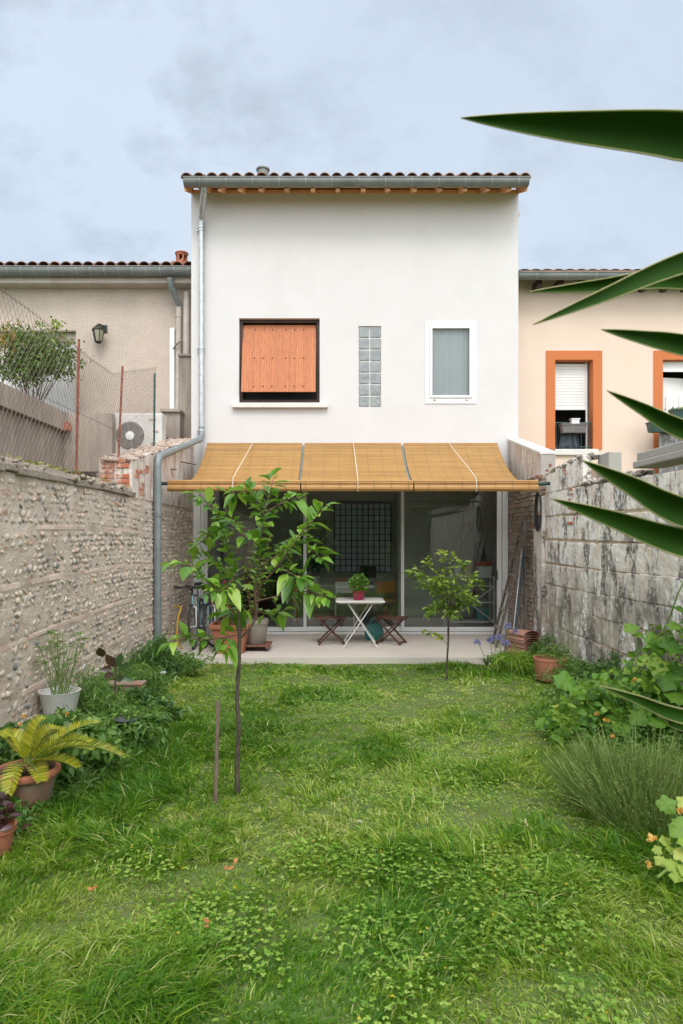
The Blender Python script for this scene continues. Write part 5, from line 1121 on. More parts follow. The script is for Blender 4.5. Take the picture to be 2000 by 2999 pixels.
# dark leaf plant in black pot
dx, dy_ = P(335, 2060, 6.3).x, 6.3
dk = thing('rubber_plant', 'dark maroon broad leaved plant in a small grey pot beside the white pot', 'potted plant', (dx, dy_, .0))
obj('pot', MB().lathe([(.001, 0), (.06, 0), (.085, .17), (.092, .17), (.092, .19), (.08, .19), (.001, .18)], (dx, dy_, 0), 24), mat('dark_grey_pot', (.10, .11, .13), (.07, .08, .09), 5, .5), dk)
sm = [Vector((dx, dy_, .15)), Vector((dx + .01, dy_, .4)), P(340, 1960, dy_), P(335, 1925, dy_)]; obj('stem', MB().tube(smooth(sm, 8), .008, 6), M_bark, dk)
lf = [((335, 1955), (-.5, 0, .9), .17, .085, 0), ((330, 1962), (-.9, -.3, .2), .12, .07, 0), ((345, 1955), (.2, 0, 1), .17, .075, .9), ((345, 1965), (.8, -.2, .55), .2, .075, 1), ((345, 1985), (.9, .2, -.1), .15, .07, 1), ((332, 1975), (-.3, -.9, .1), .14, .08, 0), ((340, 1990), (.6, -.5, .3), .14, .07, .8), ((300, 1925), (-.1, -.4, 1), .13, .09, 0)]
leafobj('leaves', leafmat('dark_rubber_leaf', [(0, (.05, .018, .015)), (.7, (.05, .06, .025)), (1, (.04, .12, .035))], .25, .1), [tuple(P(a[0][0], a[0][1], dy_ - .02)) for a in lf], [a[1] for a in lf], [(0, -1, .4)] * len(lf), np.array([a[2] for a in lf]), np.array([a[3] for a in lf]), dk, var=np.array([a[4] for a in lf]), droop=.15, fold=.2)
# clumps of weeds as individual plants
def clump(name, label, cat, px, py, Y, w, h, n, m, ls, lw2, prof='ovate', dep=None, zb_=LAWN, droop=.3):
    x = P(px, py, Y).x; return bush(name, label, cat, (x, Y, zb_ + h / 2), (w, dep or w, h / 2), n, m, ls, lw2, 12, zb_, prof, mstem=M_stem, droop=droop)
clump('tall_weed', 'dark green leafy weed at the foot of the grey downpipe', 'plant', 460, 1930, 8.35, .34, .56, 1300, ML_weeddk, .11, .014, 'lance')
clump('fern_clump', 'feathery mid green plant between downpipe and rubber plant', 'plant', 400, 1950, 7.3, .36, .5, 1200, ML_weed, .09, .010, 'lance')
clump('fennel_plant', 'bright feathery green plant right of the white pot', 'plant', 262, 2010, 6.0, .22, .62, 900, ML_weed, .11, .007, 'blade')
clump('lettuce_weed', 'dense grey green weed beside the bed edge', 'plant', 380, 2130, 5.75, .42, .36, 1500, ML_weed, .06, .02)
clump('comfrey_plant', 'low dark leafy weed in front of the rubber plant', 'plant', 420, 2060, 6.4, .4, .32, 1100, ML_weeddk, .08, .025)
clump('leafy_weed', 'bright loose weed growing in front of the white pot', 'plant', 205, 2060, 5.35, .24, .46, 800, ML_weed, .06, .022)
clump('leafy_weed', 'grey green weed between the white pot and the dark leaved plant', 'plant', 300, 2060, 5.9, .26, .42, 700, ML_weed, .07, .014, 'lance')
nb = clump('nasturtium', 'round leaved dark green nasturtium with three orange flowers by the wall foot', 'plant', 80, 2130, 5.2, .42, .46, 700, ML_weeddk, .085, .08, 'round')
for (px, py) in ((71, 2098), (58, 2122), (42, 2140), (195, 2092)):
    q = P(px, py, 4.85); n = 7; leafobj('flower', ML_orangef, np.tile(np.array(q), (n, 1)), rdir(n, -.2, 1), rdir(n), .024, .024, nb, prof='round')
clump('squash_seedling', 'blue green leafy plant behind the sago palm fronds', 'plant', 230, 2165, 5.0, .40, .40, 900, ML_weed, .07, .04)
# horizontal branch blurry weed near the patio (elder like shrub)
clump('low_shrub', 'fine olive green shrub at the patio corner below the cherry branch', 'plant', 560, 1985, 8.7, .3, .32, 900, ML_weed, .06, .012, 'lance')
# solar lamp
q = P(467, 1977, 7.35); sl_ = thing('garden_lamp', 'small rectangular grey solar lamp leaning out of the weeds', 'lamp', (q.x, 7.35, LAWN))
mb = MB(); Mx = Matrix.Translation(q) @ Matrix.Rotation(R(-35), 4, 'Z') @ Matrix.Rotation(R(-30), 4, 'Y'); mb.box(-.07, .07, -.04, .04, -.015, .015, M=Mx); hd = obj('head', mb, M_galv, sl_, bevel=.004)
obj('solar_panel', MB().box(-.06, .06, -.032, .032, .0155, .018, M=Mx), mat('pale_blue_panel', (.32, .40, .42), (.26, .33, .35), 4, .2), sl_)
obj('spike', MB().tube([q, (q.x - .03, 7.38, LAWN - .03)], .008, 6), M_black, sl_)
# planks edging, slate pots
for (px, py, Y, m, lb, nm, w) in ((368, 2003, 6.9, M_terra, 'weathered terracotta trough half hidden in the weeds', 'planter_trough', .36), (372, 2115, 5.6, bpy.data.materials['dark_grey_pot'], 'dark grey plastic saucer showing among the weeds', 'plant_saucer', .1)):
    q = P(px, py, Y)
    if w > .3: obj(nm, MB().box(q.x - w / 2, q.x + w / 2, Y - .08, Y + .08, q.z - .12, q.z).box(q.x - w / 2 - .01, q.x + w / 2 + .01, Y - .09, Y + .09, q.z - .001, q.z + .02), M_terraold, None, loc=(q.x, Y, q.z - .12), label=lb, cat='planter', bevel=.006)
    else: obj(nm, MB().lathe([(.001, 0), (.08, 0), (.1, .03), (.095, .03), (.001, .008)], q, 24), m, None, loc=q, label=lb, cat='saucer')
# ---- right side plants
q = G(1612, 1990); pr_ = thing('potted_weeds', 'orange terracotta pot overgrown with small weeds at the foot of the block wall', 'potted plant', q)
obj('pot', MB().lathe([(.001, 0), (.165, 0), (.175, .01), (.195, .24), (.203, .245), (.203, .275), (.188, .275), (.184, .22), (.001, .22)], q, 40), mat('salmon_terracotta', (.50, .20, .13), (.42, .16, .10), 6, .75, bump=.1), pr_)
n = 420; B = np.array(q) + [.05, .03, .31] + rdir(n) * (RNG.random((n, 1)) ** .5) * [.23, .2, .13]; leafobj('foliage', ML_weed, B, rdir(n, -.2, 1), rdir(n), .035, .018, pr_)
def agap(px, py, Y, bxp, lb):
    f = P(px, py, Y); b = Vector((P(bxp, 0, Y).x, Y, LAWN)); t = thing('agapanthus', lb, 'flower', b, 'blue flowers at the right patio corner')
    obj('stalk', MB().tube(smooth([b, (b + f) / 2 + Vector((.01, 0, .02)), f], 6), .0045, 5), M_stem, t)
    n = 46; d = rdir(n, -.5, 1); leafobj('flower_head', ML_blue, np.array(f) + d * .012, d, rdir(n), .055, .014, t, prof='lance', droop=.3)
    n = 12; leafobj('leaves', ML_weeddk, np.tile(np.array(b), (n, 1)), np.stack([RNG.uniform(-.7, .7, n), RNG.uniform(-.7, .4, n), np.ones(n)], 1), np.tile([0, 0, 1.], (n, 1)), .3, .018, t, prof='blade', droop=.5)
for i, (px, py, Y, bxp, lb) in enumerate(((1398, 1881, 9.3, 1425, 'pale blue agapanthus on a stalk tilted left, leftmost of the group'), (1433, 1874, 9.35, 1442, 'pale blue agapanthus just right of the tilted one'), (1447, 1868, 9.4, 1449, 'pale blue agapanthus, left one of the touching pair in the middle'), (1462, 1867, 9.25, 1465, 'pale blue agapanthus, right one of the touching pair in the middle'), (1481, 1883, 9.3, 1478, 'low pale blue agapanthus in front of the brush head'), (1488, 1833, 9.45, 1484, 'tallest pale blue agapanthus, in front of the ladder foot'), (1508, 1849, 9.45, 1500, 'pale blue agapanthus nearest the stacked roof tiles'))): agap(px, py, Y, bxp, lb)
clump('tall_grass_clump', 'tuft of long bright grass blades between the blue flowers and the terracotta pot', 'plant', 1500, 1950, 9.0, .34, .24, 900, ML_grass, .2, .008, 'blade', droop=.5)
clump('wall_weed', 'small leaved weed growing beside the concrete post', 'plant', 1585, 1900, 9.4, .2, .5, 500, ML_weed, .035, .02)
clump('wall_weed', 'fine low weeds along the wall foot behind the squash plant', 'plant', 1690, 1960, 7.6, .42, .42, 1700, ML_weed, .045, .014, 'lance')
clump('wall_weed', 'broad leaved weeds right of the terracotta pot', 'plant', 1715, 2045, 6.9, .45, .36, 1300, ML_weed, .05, .025)
clump('wall_weed', 'grey green weeds hugging the block wall above the squash', 'plant', 1775, 1955, 7.3, .3, .5, 900, ML_weeddk, .05, .022)
# squash plants: big lobed leaves on petioles
def lobed_leaf(c, nrmv, R_, rot, V, Q, va, v):
    nv = Vector(nrmv).normalized(); x = nv.cross(Vector((0, 0, 1)));
    if x.length < .1: x = Vector((1, 0, 0))
    x.normalize(); y = nv.cross(x); nn = 20; o = len(V); V.append(tuple(c - nv * R_ * .12)); va.append(v)
    for ring in (.5, 1.0):
        for k in range(nn):
            a = 2 * PI * k / nn; rr = R_ * ring * (1 + .16 * math.cos(5 * a) * ring + .05 * math.sin(11 * a + v * 9) * ring - (.45 if k == 0 and ring == 1 else 0))
            p = c + (x * math.cos(a + rot) + y * math.sin(a + rot)) * rr + nv * (R_ * (.10 * math.cos(3 * a + v * 6) * ring - .16 * ring * ring + .05 * math.cos(5 * a))); V.append(tuple(p)); va.append(min(1, max(0, v + .1 * (ring < 1) - .05)))
    for k in range(nn): Q.append((o, o + 1 + k, o + 1 + (k + 1) % nn)); Q.append((o + 1 + k, o + 1 + nn + k, o + 1 + nn + (k + 1) % nn)); Q.append((o + 1 + k, o + 1 + nn + (k + 1) % nn, o + 1 + (k + 1) % nn))
def squash(label, items, m, vines, flowers, base):
    t = thing('squash_plant', label, 'plant', base); V, Q, va = [], [], []; mb = MB()
    for (c, R_, tilt) in items:
        c = Vector(c); nv = Vector((rnd(-.5, .3) , -.55 + rnd(-.35, .35), .8)) if tilt is None else tilt; lobed_leaf(c, nv, R_ * .88, rnd(0, 6), V, Q, va, random.random())
        g = Vector((c.x + rnd(-.05, .25) , c.y + rnd(-.02, .2), max(LAWN, c.z - rnd(.12, .35)))); mb.tube(smooth([g, (g + c) / 2 + Vector((rnd(-.03, .03), 0, .03)), c - Vector((0, 0, .01))], 5), .005, 5)
    npobj('leaves', np.array(V), None, np.array(Q), m, np.array(va), parent=t); 
    for v_ in vines: mb.tube(smooth(v_, 16), .007, 6)
    obj('stems', mb, M_stem, t)
    for f in flowers: n = 8; leafobj('flower', ML_orangef, np.tile(np.array(f), (n, 1)), np.stack([RNG.uniform(-1, .3, n), RNG.uniform(-1, .2, n), RNG.uniform(.1, 1, n)], 1), rdir(n), .042, .024, t, prof='ovate', droop=.1)
    return t
it = []
for (x, y, Y, r_) in ((1620, 2115, 6.0, .12), (1665, 2120, 5.9, .13), (1590, 2118, 6.05, .10), (1640, 2150, 5.8, .11), (1700, 2060, 6.2, .15), (1735, 2045, 6.3, .13), (1680, 2085, 6.1, .12), (1760, 2090, 6.0, .14), (1800, 2070, 5.9, .13), (1835, 2010, 6.1, .13), (1870, 1990, 6.0, .14), (1900, 2000, 5.9, .13), (1850, 1960, 6.2, .12), (1820, 1975, 6.3, .11), (1930, 1950, 5.8, .13), (1960, 1990, 5.7, .15), (1985, 2040, 5.6, .14), (1940, 2030, 5.8, .13), (1900, 2060, 5.8, .14), (1870, 2095, 5.7, .13), (1960, 2080, 5.6, .15), (1820, 2130, 5.7, .12), (1720, 2110, 5.9, .11), (1985, 1960, 5.8, .12), (1930, 1890, 5.9, .12), (1910, 1870, 5.9, .1), (1955, 1880, 5.85, .11), (1848, 1838, 6.2, .09), (1868, 1856, 6.2, .08), (1975, 1830, 5.8, .09), (1990, 1780, 5.8, .08), (1885, 1930, 5.95, .1), (1760, 2030, 6.3, .1), (1990, 1900, 5.7, .11), (1790, 2020, 6.2, .1), (1655, 2080, 6.15, .09), (1790, 2110, 5.8, .11), (1930, 2110, 5.6, .12)): 
    it.append((P(x, y, Y), r_ * .82, None))
for k in range(80): x = rnd(1640, 2060); it.append((P(x, rnd(1990, 2130), 6.15 + rnd(-.3, .3)), rnd(.06, .11), None))
squash('sprawling squash plant with big yellow green leaves climbing the block wall', it, ML_squash,
       [[P(1760, 2080, 6.2), P(1800, 1990, 6.2), P(1860, 1920, 6.1), P(1940, 1850, 5.95), P(1985, 1740, 5.8), P(2010, 1690, 5.8)], [P(1780, 2100, 6.0), P(1850, 2000, 6.1), P(1940, 1900, 5.9), P(2010, 1890, 5.8)], [P(1700, 2140, 5.9), P(1770, 2200, 5.7), P(1660, 2120, 5.9)]],
       [P(1634, 2074, 6.0), P(1776, 2112, 5.6), P(1795, 2162, 5.4), P(1750, 2095, 5.8), P(1855, 1995, 5.7), P(1838, 2050, 5.6)], G(1800, 2170))
it = [(P(1952, 2358, 3.6), .055, Vector((-.3, -.9, .5))), (P(1994, 2425, 3.5), .07, Vector((-.2, -.8, .7))), (P(1950, 2462, 3.55), .035, None), (P(1935, 2520, 3.45), .035, None), (P(1965, 2530, 3.4), .04, None), (P(1995, 2500, 3.4), .045, None), (P(2005, 2350, 3.6), .045, None), (P(1925, 2490, 3.5), .028, None), (P(1980, 2565, 3.35), .035, None), (P(2010, 2550, 3.35), .045, None), (P(1970, 2490, 3.5), .04, None), (P(2010, 2470, 3.4), .05, None)]
squash('pale yellow green squash leaves poking in low at the right edge', it, ML_squashpale, [[P(1925, 2570, 3.35), P(1960, 2545, 3.4), P(2020, 2530, 3.4)]], [P(1993, 2380, 3.5), P(1912, 2460, 3.5), P(1906, 2535, 3.4)], G(1990, 2600))
n = 1500; px_ = RNG.uniform(1600, 2030, n); Yq = RNG.uniform(5.6, 6.6, n); top_ = np.interp(px_, [1600, 1700, 1800, 1900, 2030], [2090, 2010, 1960, 1880, 1800]); py_ = top_ + (2190 - top_) * RNG.random(n)
B = np.stack([(px_ - VX) * Yq / F, Yq, np.maximum(H - (py_ - VY) * Yq / F, LAWN + .02)], 1); B[:, 0] = np.minimum(B[:, 0], XR - .05)
leafobj('small_leaves', ML_squash, B, rdir(n, -.3, 1), rdir(n, .2, 1), RNG.uniform(.04, .09, n), RNG.uniform(.025, .06, n), bpy.data.objects['squash_plant'], droop=.3)
# lavender like bush
g = G(1900, 2400); lv = thing('lavender_bush', 'dense bush of thin upright green stems at the right edge', 'shrub', g)
n = 1000; a = RNG.uniform(0, 2 * PI, n); rr = RNG.random(n) ** .5; B = np.stack([g.x + .34 * rr * np.cos(a), g.y + .30 * rr * np.sin(a), np.full(n, LAWN)], 1); D = np.stack([.75 * rr * np.cos(a), .6 * rr * np.sin(a), np.ones(n)], 1) + RNG.normal(0, .2, (n, 3)); Ln = RNG.uniform(.2, .66, n) * (1 - .2 * rr)
leafobj('stems', ML_lav, B, D, rdir(n), Ln, .0042, lv, prof=[.9, 1, 1, .9, 1.3, .3], droop=RNG.uniform(-.1, .25, n), fold=.0)
n2 = 6000; k = RNG.integers(0, n, n2); s = RNG.uniform(.3, .95, n2); B2 = B[k] + nrm(D[k]) * (Ln[k] * s)[:, None]; leafobj('leaves', ML_lav, B2, nrm(D[k]) + rdir(n2) * .7, rdir(n2), .028, .004, lv, prof='lance')
g2 = G(1770, 2330)
for (px, py, lb) in ((1780, 2350, 'smaller loose tuft of thin green stems left of the dense bush'),):
    g = G(px, py); t = thing('lavender_bush', lb, 'shrub', g); n = 900; a = RNG.uniform(0, 2 * PI, n); rr = RNG.random(n) ** .5
    leafobj('stems', ML_lav, np.stack([g.x + .22 * rr * np.cos(a), g.y + .2 * rr * np.sin(a), np.full(n, LAWN)], 1), np.stack([.8 * rr * np.cos(a), .6 * rr * np.sin(a), np.ones(n)], 1), rdir(n), RNG.uniform(.25, .45, n), .004, t, prof=[.9, 1, 1, .9, 1.2, .3], droop=.1)

# ---- yucca in the foreground, right
yc = Vector((1.12, 1.35, 1.86)); yu = thing('yucca', 'sharp dark green yucca leaves reaching in from the right edge', 'plant', (yc.x + .1, yc.y, LAWN))
obj('trunk', MB().tube([(yc.x + .12, yc.y, LAWN - .05), (yc.x + .08, yc.y, .8), (yc.x + .02, yc.y, yc.z)], [.08, .07, .06], 14), M_bark, yu)
yl_ = [((1350, 345), (2000, 398), (2560, 520), 1.22, 128, .25), ((1550, 855), (2000, 815), (2560, 900), 1.35, 62, 1.6), ((1562, 950), (2000, 770), (2500, 640), 1.15, 62, .5), ((1762, 965), (2000, 1010), (2560, 1130), 1.2, 60, .5), ((1778, 1144), (2000, 1258), (2500, 1430), 1.25, 56, .6), ((1705, 1348), (2000, 1500), (2500, 1640), 1.1, 86, .5), ((1615, 1460), (2000, 1590), (2520, 1700), 1.15, 84, .5), ((1755, 2008), (2000, 2098), (2500, 2180), 1.2, 44, .5), ((1925, 2095), (2000, 2128), (2500, 2230), 1.3, 26, .8)]
for i, (tp, md, en, Yt, wpx, lightn) in enumerate(yl_):
    T_, M_, E_ = P(tp[0], tp[1], Yt), P(md[0], md[1], (Yt + yc.y) / 2), P(en[0], en[1], yc.y)
    cen = smooth([T_, T_.lerp(M_, .45) + (P(md[0], md[1], Yt) - P(md[0], md[1], Yt)), M_, (M_ + E_) / 2, E_], 40); n = len(cen); ly = wpx / F * (Yt + yc.y) / 2; V = []; va = []
    im = min(range(n), key=lambda k: (cen[k] - M_).length)
    for k, c in enumerate(cen):
        d = (cen[min(k + 1, n - 1)] - cen[max(k - 1, 0)]).normalized(); tow = (Vector((0, 0, H)) - c).normalized(); side = d.cross(tow).normalized(); nrm2 = side.cross(d).normalized()
        s = k / im; w = ly * (min(s, 1) ** .8) * (1 if s <= 1 else max(.55, 1 - .12 * (s - 1))) ; w = max(w, .001)
        for j in (-1, -.93, -.5, 0, .5, .93, 1): V.append(c + side * (w / 2 * j) - nrm2 * (w * .22 * (1 - j * j)) * (1)); va.append(.3 + .3 * abs(j) + .12 * math.sin(k * .3 + i) + .08 * math.sin(k * 1.7 + j * 3))
    Q = [(k * 7 + j, k * 7 + j + 1, (k + 1) * 7 + j + 1, (k + 1) * 7 + j) for k in range(n - 1) for j in range(6)]
    o = npobj('leaf', np.array([tuple(v) for v in V]), np.array(Q), None, ML_yucca, np.array(va), parent=yu)
    o.data.materials.append(ML_edge); mi = np.array([1 if (q % 6 in (0, 5)) else 0 for q in range(len(Q))]); o.data.polygons.foreach_set('material_index', mi)
    so = o.modifiers.new('t', 'SOLIDIFY'); so.thickness = .0018; so.offset = 0

# ---- stuff: weeds on the coping, bed weeds
n = 2600; y = RNG.uniform(3, 8.4, n); keep = vnoise(y, y * 0, 2.4) + RNG.random(n) * .5 > .75; y = y[keep]; n = len(y)
B = np.stack([RNG.uniform(-2.9, -2.46, n), y, 2.28 + RNG.uniform(0, .06, n)], 1)
leafobj('wall_top_weeds', leafmat('wall_top_leaf', [(0, (.10, .10, .05)), (.5, (.20, .22, .06)), (.85, (.45, .42, .08)), (1, (.65, .52, .05))], .6, .3), B, rdir(n, .0, 1), rdir(n), RNG.uniform(.02, .07, n), RNG.uniform(.006, .02, n), kind='stuff', loc=(-2.7, 6, 2.3), label='dry weeds and small yellow flowers growing along the left wall coping', cat='weeds')
def bedx(y): return np.interp(y, [2, 4.2, 5.0, 5.6, 6.3, 8, 9.0, 9.6], [-1.9, -1.85, -1.6, -1.48, -1.65, -2.0, -1.95, -2.0])
n = 22000; y = RNG.uniform(3.9, 9.5, n); x = XL + (bedx(y) - XL) * RNG.random(n) ** .8; z = LAWN + RNG.random(n) * .26 * np.clip((bedx(y) - x) * 4, .25, 1) * (.5 + fbm(x, y, 3))
leafobj('bed_weeds', ML_weed, np.stack([x, y, z], 1), rdir(n, -.1, 1), rdir(n, .1, 1), RNG.uniform(.035, .10, n), RNG.uniform(.008, .03, n), kind='stuff', loc=(-2, 6, LAWN), label='mixed low weeds covering the planting bed along the left wall', cat='weeds', var=np.clip(fbm(x, y, 4) * .8 + RNG.normal(0, .2, n), 0, 1), droop=.3)
n = 9000; y = RNG.uniform(4.6, 9.6, n); x = XR - .03 - RNG.random(n) ** 1.6 * np.interp(y, [4.5, 6, 7, 9.6], [1.3, 1.0, .55, .25]); z = LAWN + RNG.random(n) * .2
leafobj('bed_weeds', ML_weed, np.stack([x, y, z], 1), rdir(n, -.1, 1), rdir(n, .1, 1), RNG.uniform(.03, .08, n), RNG.uniform(.008, .025, n), kind='stuff', loc=(2.5, 6, LAWN), label='mixed low weeds along the foot of the right block wall', cat='weeds', var=np.clip(fbm(x, y, 4) * .8 + RNG.normal(0, .2, n), 0, 1))

# ================================================================ GRASS
def grass(n, y0, y1, lmin, lmax, wmin, wmax, seed, per=14, spread=.028):
    g = np.random.default_rng(seed); nt_ = n // per; ty = y0 + (y1 - y0) * g.random(nt_); hw = .5 * ty + .35; tx = (g.random(nt_) * 2 - 1) * hw + .02
    k = (tx > XL) & (tx < XR) & (tx > bedx(ty) - .12); tx, ty = tx[k], ty[k]; nt_ = len(tx)
    tdir = g.normal(0, 1, nt_) + fbm(tx + 3, ty + 7, 1.2, 2) * 8; tvar = g.normal(0, 1, nt_); tlen = g.lognormal(0, .38, nt_)
    ia = np.repeat(np.arange(nt_), per); r_ = np.abs(g.normal(0, spread, len(ia))) * (1 + .06 * ty[ia]); an = g.uniform(0, 2 * PI, len(ia))
    x = tx[ia] + r_ * np.cos(an); y = ty[ia] + r_ * np.sin(an); k = (y < 9.70); ia, r_, an, x, y = ia[k], r_[k], an[k], x[k], y[k]
    dry = fbm(x + 9, y, 1.1, 4); tuft = fbm(x, y + 20, 1.6, 3); edge = np.clip(1 - np.abs(x - bedx(y)) / .5, 0, 1)
    L = (lmin + (lmax - lmin) * g.random(len(x))) * tlen[ia] * (.5 + 1.5 * np.clip((tuft - .42) * 3, 0, 1) + .5 * edge) * (1.0 - .35 * np.clip((dry - .5) * 5, 0, 1))
    L *= np.interp(y, [2, 5, 9.6], [.95, .8, .55]) * (.7 + .35 * np.clip(np.abs(x - .3) / 1.6, 0, 1)); L = np.minimum(L, .2)
    base = np.stack([x, y, ground_z(x, y) - .005], 1)
    lean = g.uniform(.1, .9, len(x)) + r_ * 14; lean = np.minimum(lean, 1.5) * (.7 + .6 * tuft)
    dx_ = np.cos(an) * .8 + np.cos(tdir[ia]) * .9; dy_ = np.sin(an) * .8 + np.sin(tdir[ia]) * .9; nn = np.sqrt(dx_ ** 2 + dy_ ** 2) + 1e-6
    dh = np.stack([dx_ / nn, dy_ / nn], 1); w = (wmin + (wmax - wmin) * g.random(len(x))) * (.8 + .4 * np.minimum(tlen[ia], 1.6))
    fa = g.uniform(0, PI, len(x)); sx = np.stack([np.cos(fa), np.sin(fa), np.zeros(len(x))], 1)
    ts = (0, .35, .7, 1.0); ww = (1, .95, .65, 0); cen = []
    for t_ in ts:
        h = L * t_ * (1 - .45 * np.minimum(lean, 1.1) * t_); o = L * lean * t_ ** 1.8 * .8; cen.append(base + np.concatenate([dh * o[:, None], h[:, None]], 1))
    V = []
    for c, q in zip(cen, ww):
        if q: V += [c - sx * (w * q / 2)[:, None], c + sx * (w * q / 2)[:, None]]
        else: V.append(c)
    V = np.stack(V, 1); m = len(x); b = (np.arange(m) * 7)[:, None]
    Q = np.concatenate([b + np.array([[0, 1, 3, 2]]), b + np.array([[2, 3, 5, 4]])], 0); T = b + np.array([[4, 5, 6]])
    var = np.clip(.47 + (dry - .5) * 1.2 - (tuft - .45) * .7 + .17 * tvar[ia] + g.normal(0, .2, m), 0, .9); var = np.where(g.random(m) < .05 + .12 * np.clip((dry - .55) * 5, 0, 1), 1.0, var)
    return V.reshape(-1, 3), Q, T, np.repeat(var, 7), m
parts = [grass(80000, 2.1, 3.6, .045, .10, .0026, .0055, 1), grass(85000, 3.6, 5.6, .045, .10, .0035, .007, 2), grass(80000, 5.6, 7.8, .045, .10, .005, .009, 3), grass(66000, 7.8, 9.72, .045, .09, .006, .011, 4), grass(60000, 2.1, 4.0, .02, .045, .003, .005, 5, 3, .05), grass(70000, 4.0, 7.0, .02, .045, .005, .008, 6, 3, .05), grass(40000, 7.0, 9.7, .02, .04, .008, .012, 7, 3, .05)]
o = 0; Vs, Qs, Ts, vs_ = [], [], [], []
for V, Q, T, va, m in parts: Vs.append(V); Qs.append(Q + o); Ts.append(T + o); vs_.append(va); o += len(V)
npobj('grass', np.concatenate(Vs), np.concatenate(Qs), np.concatenate(Ts), ML_grass, np.concatenate(vs_), kind='stuff', label='uneven green lawn with long tufts and dry patches', cat='grass')
# clover / medick patches
g_ = np.random.default_rng(5); n = 100000; y = 2.2 + 6.5 * g_.random(n) ** 1.4; x = (g_.random(n) * 2 - 1) * (.5 * y + .3)
f = fbm(x + 40, y, 2.0, 3) + .12 * np.exp(-((x + .15) ** 2 / .12 + (y - 3.0) ** 2 / .15)); k = (g_.random(n) < np.clip((f - .41) * 1.6, 0, .45) ** 1.4) & (x > bedx(y)) & (x < XR); x, y = x[k], y[k]; n = len(x)
z = ground_z(x, y) + .025 + .045 * g_.random(n); B = np.repeat(np.stack([x, y, z], 1), 3, 0); a = np.tile([0, 2.09, 4.19], n) + np.repeat(g_.uniform(0, 6.3, n), 3)
D = np.stack([np.cos(a), np.sin(a), .25 + 0 * a], 1) + np.repeat(g_.normal(0, .25, (n, 3)), 3, 0); sz = np.repeat(g_.uniform(.008, .016, n), 3)
V, Q, per = leaves(B, D, np.tile([0, 0, 1.], (3 * n, 1)), sz, sz * .95, [.1, 1, .75], .1, .25)
npobj('clover', V, Q, None, leafmat('clover_leaf', [(0, (.09, .24, .02)), (.5, (.22, .40, .04)), (1, (.42, .56, .12))], .55, .35), np.repeat(np.repeat(g_.random(n), 3), per), kind='stuff', label='patches of small round clover leaves in the lawn', cat='clover')
n = 260; y = 2.4 + 5 * g_.random(n) ** 1.3; x = (g_.random(n) * 2 - 1) * (.42 * y); k = fbm(x + 40, y, 2.0, 3) > .5; x, y = x[k], y[k]; n = len(x)
B = np.repeat(np.stack([x, y, ground_z(x, y) + .075 + .02 * g_.random(n)], 1), 5, 0); m = len(B); leafobj('yellow_flowers', ML_yellow, B, rdir(m, .1, 1), rdir(m), .0075, .006, prof='round', kind='stuff', label='tiny yellow clover flowers scattered over the lawn', cat='flowers')
for (px, py, lb) in ((682, 2562, 'curled orange dry leaf on the lawn, the larger of two near the lawn centre'), (671, 2583, 'small orange dry leaf just below the larger curled one'), (612, 2746, 'brown dry leaf lying among the clover'), (268, 2640, 'pinkish brown dry leaf on the left part of the lawn')):
    g = G(px, py); g.z += .06; n = 2; leafobj('fallen_leaf', ML_dry, np.tile(np.array(g), (n, 1)) + RNG.normal(0, .005, (n, 3)), rdir(n, 0, .3), np.tile([0, -.3, 1.], (n, 1)), .035, .022, None, loc=g, label=lb, cat='fallen leaf', group='fallen leaves on the lawn', droop=-.2)
g = G(1042, 2428); g.z += .05; leafobj('fallen_leaf', leafmat('pale_leaf', [(0, (.4, .45, .25)), (1, (.5, .5, .3))]), [tuple(g)], [(.6, -.5, .3)], [(0, -.3, 1)], .06, .022, None, loc=g, label='pale silvery green leaf lying in the middle of the lawn', cat='fallen leaf', group='fallen leaves on the lawn')

# ================================================================ INTERIOR THINGS
def on(px, py, Y): return P(px, py, Y)
M_org = mat('orange_enamel', (.50, .12, .03), (.42, .09, .02), 4, .4)
dt_ = thing('dining_table', 'long pale dining table seen through the middle glass door', 'table', (.4, 14.2, 0))
obj('tabletop', MB().box(-.9, 1.15, 13.8, 14.6, .71, .74), M_whitepaint, dt_)
for (x, y) in ((-.82, 13.86), (1.07, 13.86), (-.82, 14.5), (1.07, 14.5)): obj('leg', MB().bar((x, y, 0), (x, y, .71), .035, .035), M_org if x > 0 else M_whitepaint, dt_)
def chair(lb, m, loc, rz):
    t = thing('dining_chair', lb, 'chair', (0, 0, 0), 'chairs around the indoor table')
    obj('seat', MB().box(-.2, .2, -.2, .2, .44, .465), m, t, bevel=.01); obj('backrest', MB().box(-.19, .19, .18, .2, .62, .84), m, t, bevel=.008)
    for (x, y) in ((-.18, -.18), (.18, -.18)): obj('leg', MB().tube([(x, y, 0), (x * .95, y * .95, .44)], .011), m, t)
    for x in (-.18, .18): obj('leg', MB().tube([(x, .24, 0), (x, .19, .45), (x, .2, .82)], .011), m, t)
    t.location = loc; t.rotation_euler = (0, 0, rz); return t
c1 = chair('orange metal chair at the indoor table, left of the basil pot', M_org, (-.62, 13.45, 0), R(170))
dup(c1, (.95, 13.5, 0), R(195), 'orange metal chair at the indoor table behind the right stool')
chair('pale metal chair pushed to the indoor table behind the basil pot', M_whitepaint, (.2, 13.45, 0), R(180))
chair('black chair seen through the left glass door behind the cherry leaves', M_black, (-1.3, 13.7, 0), R(120))
gr = thing('wall_grid', 'black square wire grid panel on the far indoor wall', 'wire grid', (.75, 15.8, .9)); mb = MB()
x0, x1, z0, z1 = .0, 1.30, .9, 2.5
for k in range(11): x = x0 + (x1 - x0) * k / 10; mb.bar((x, 15.85, z0), (x, 15.85, z1), .024, .016)
for k in range(12): z = z0 + (z1 - z0) * k / 11; mb.bar((x0, 15.84, z), (x1, 15.84, z), .024, .016)
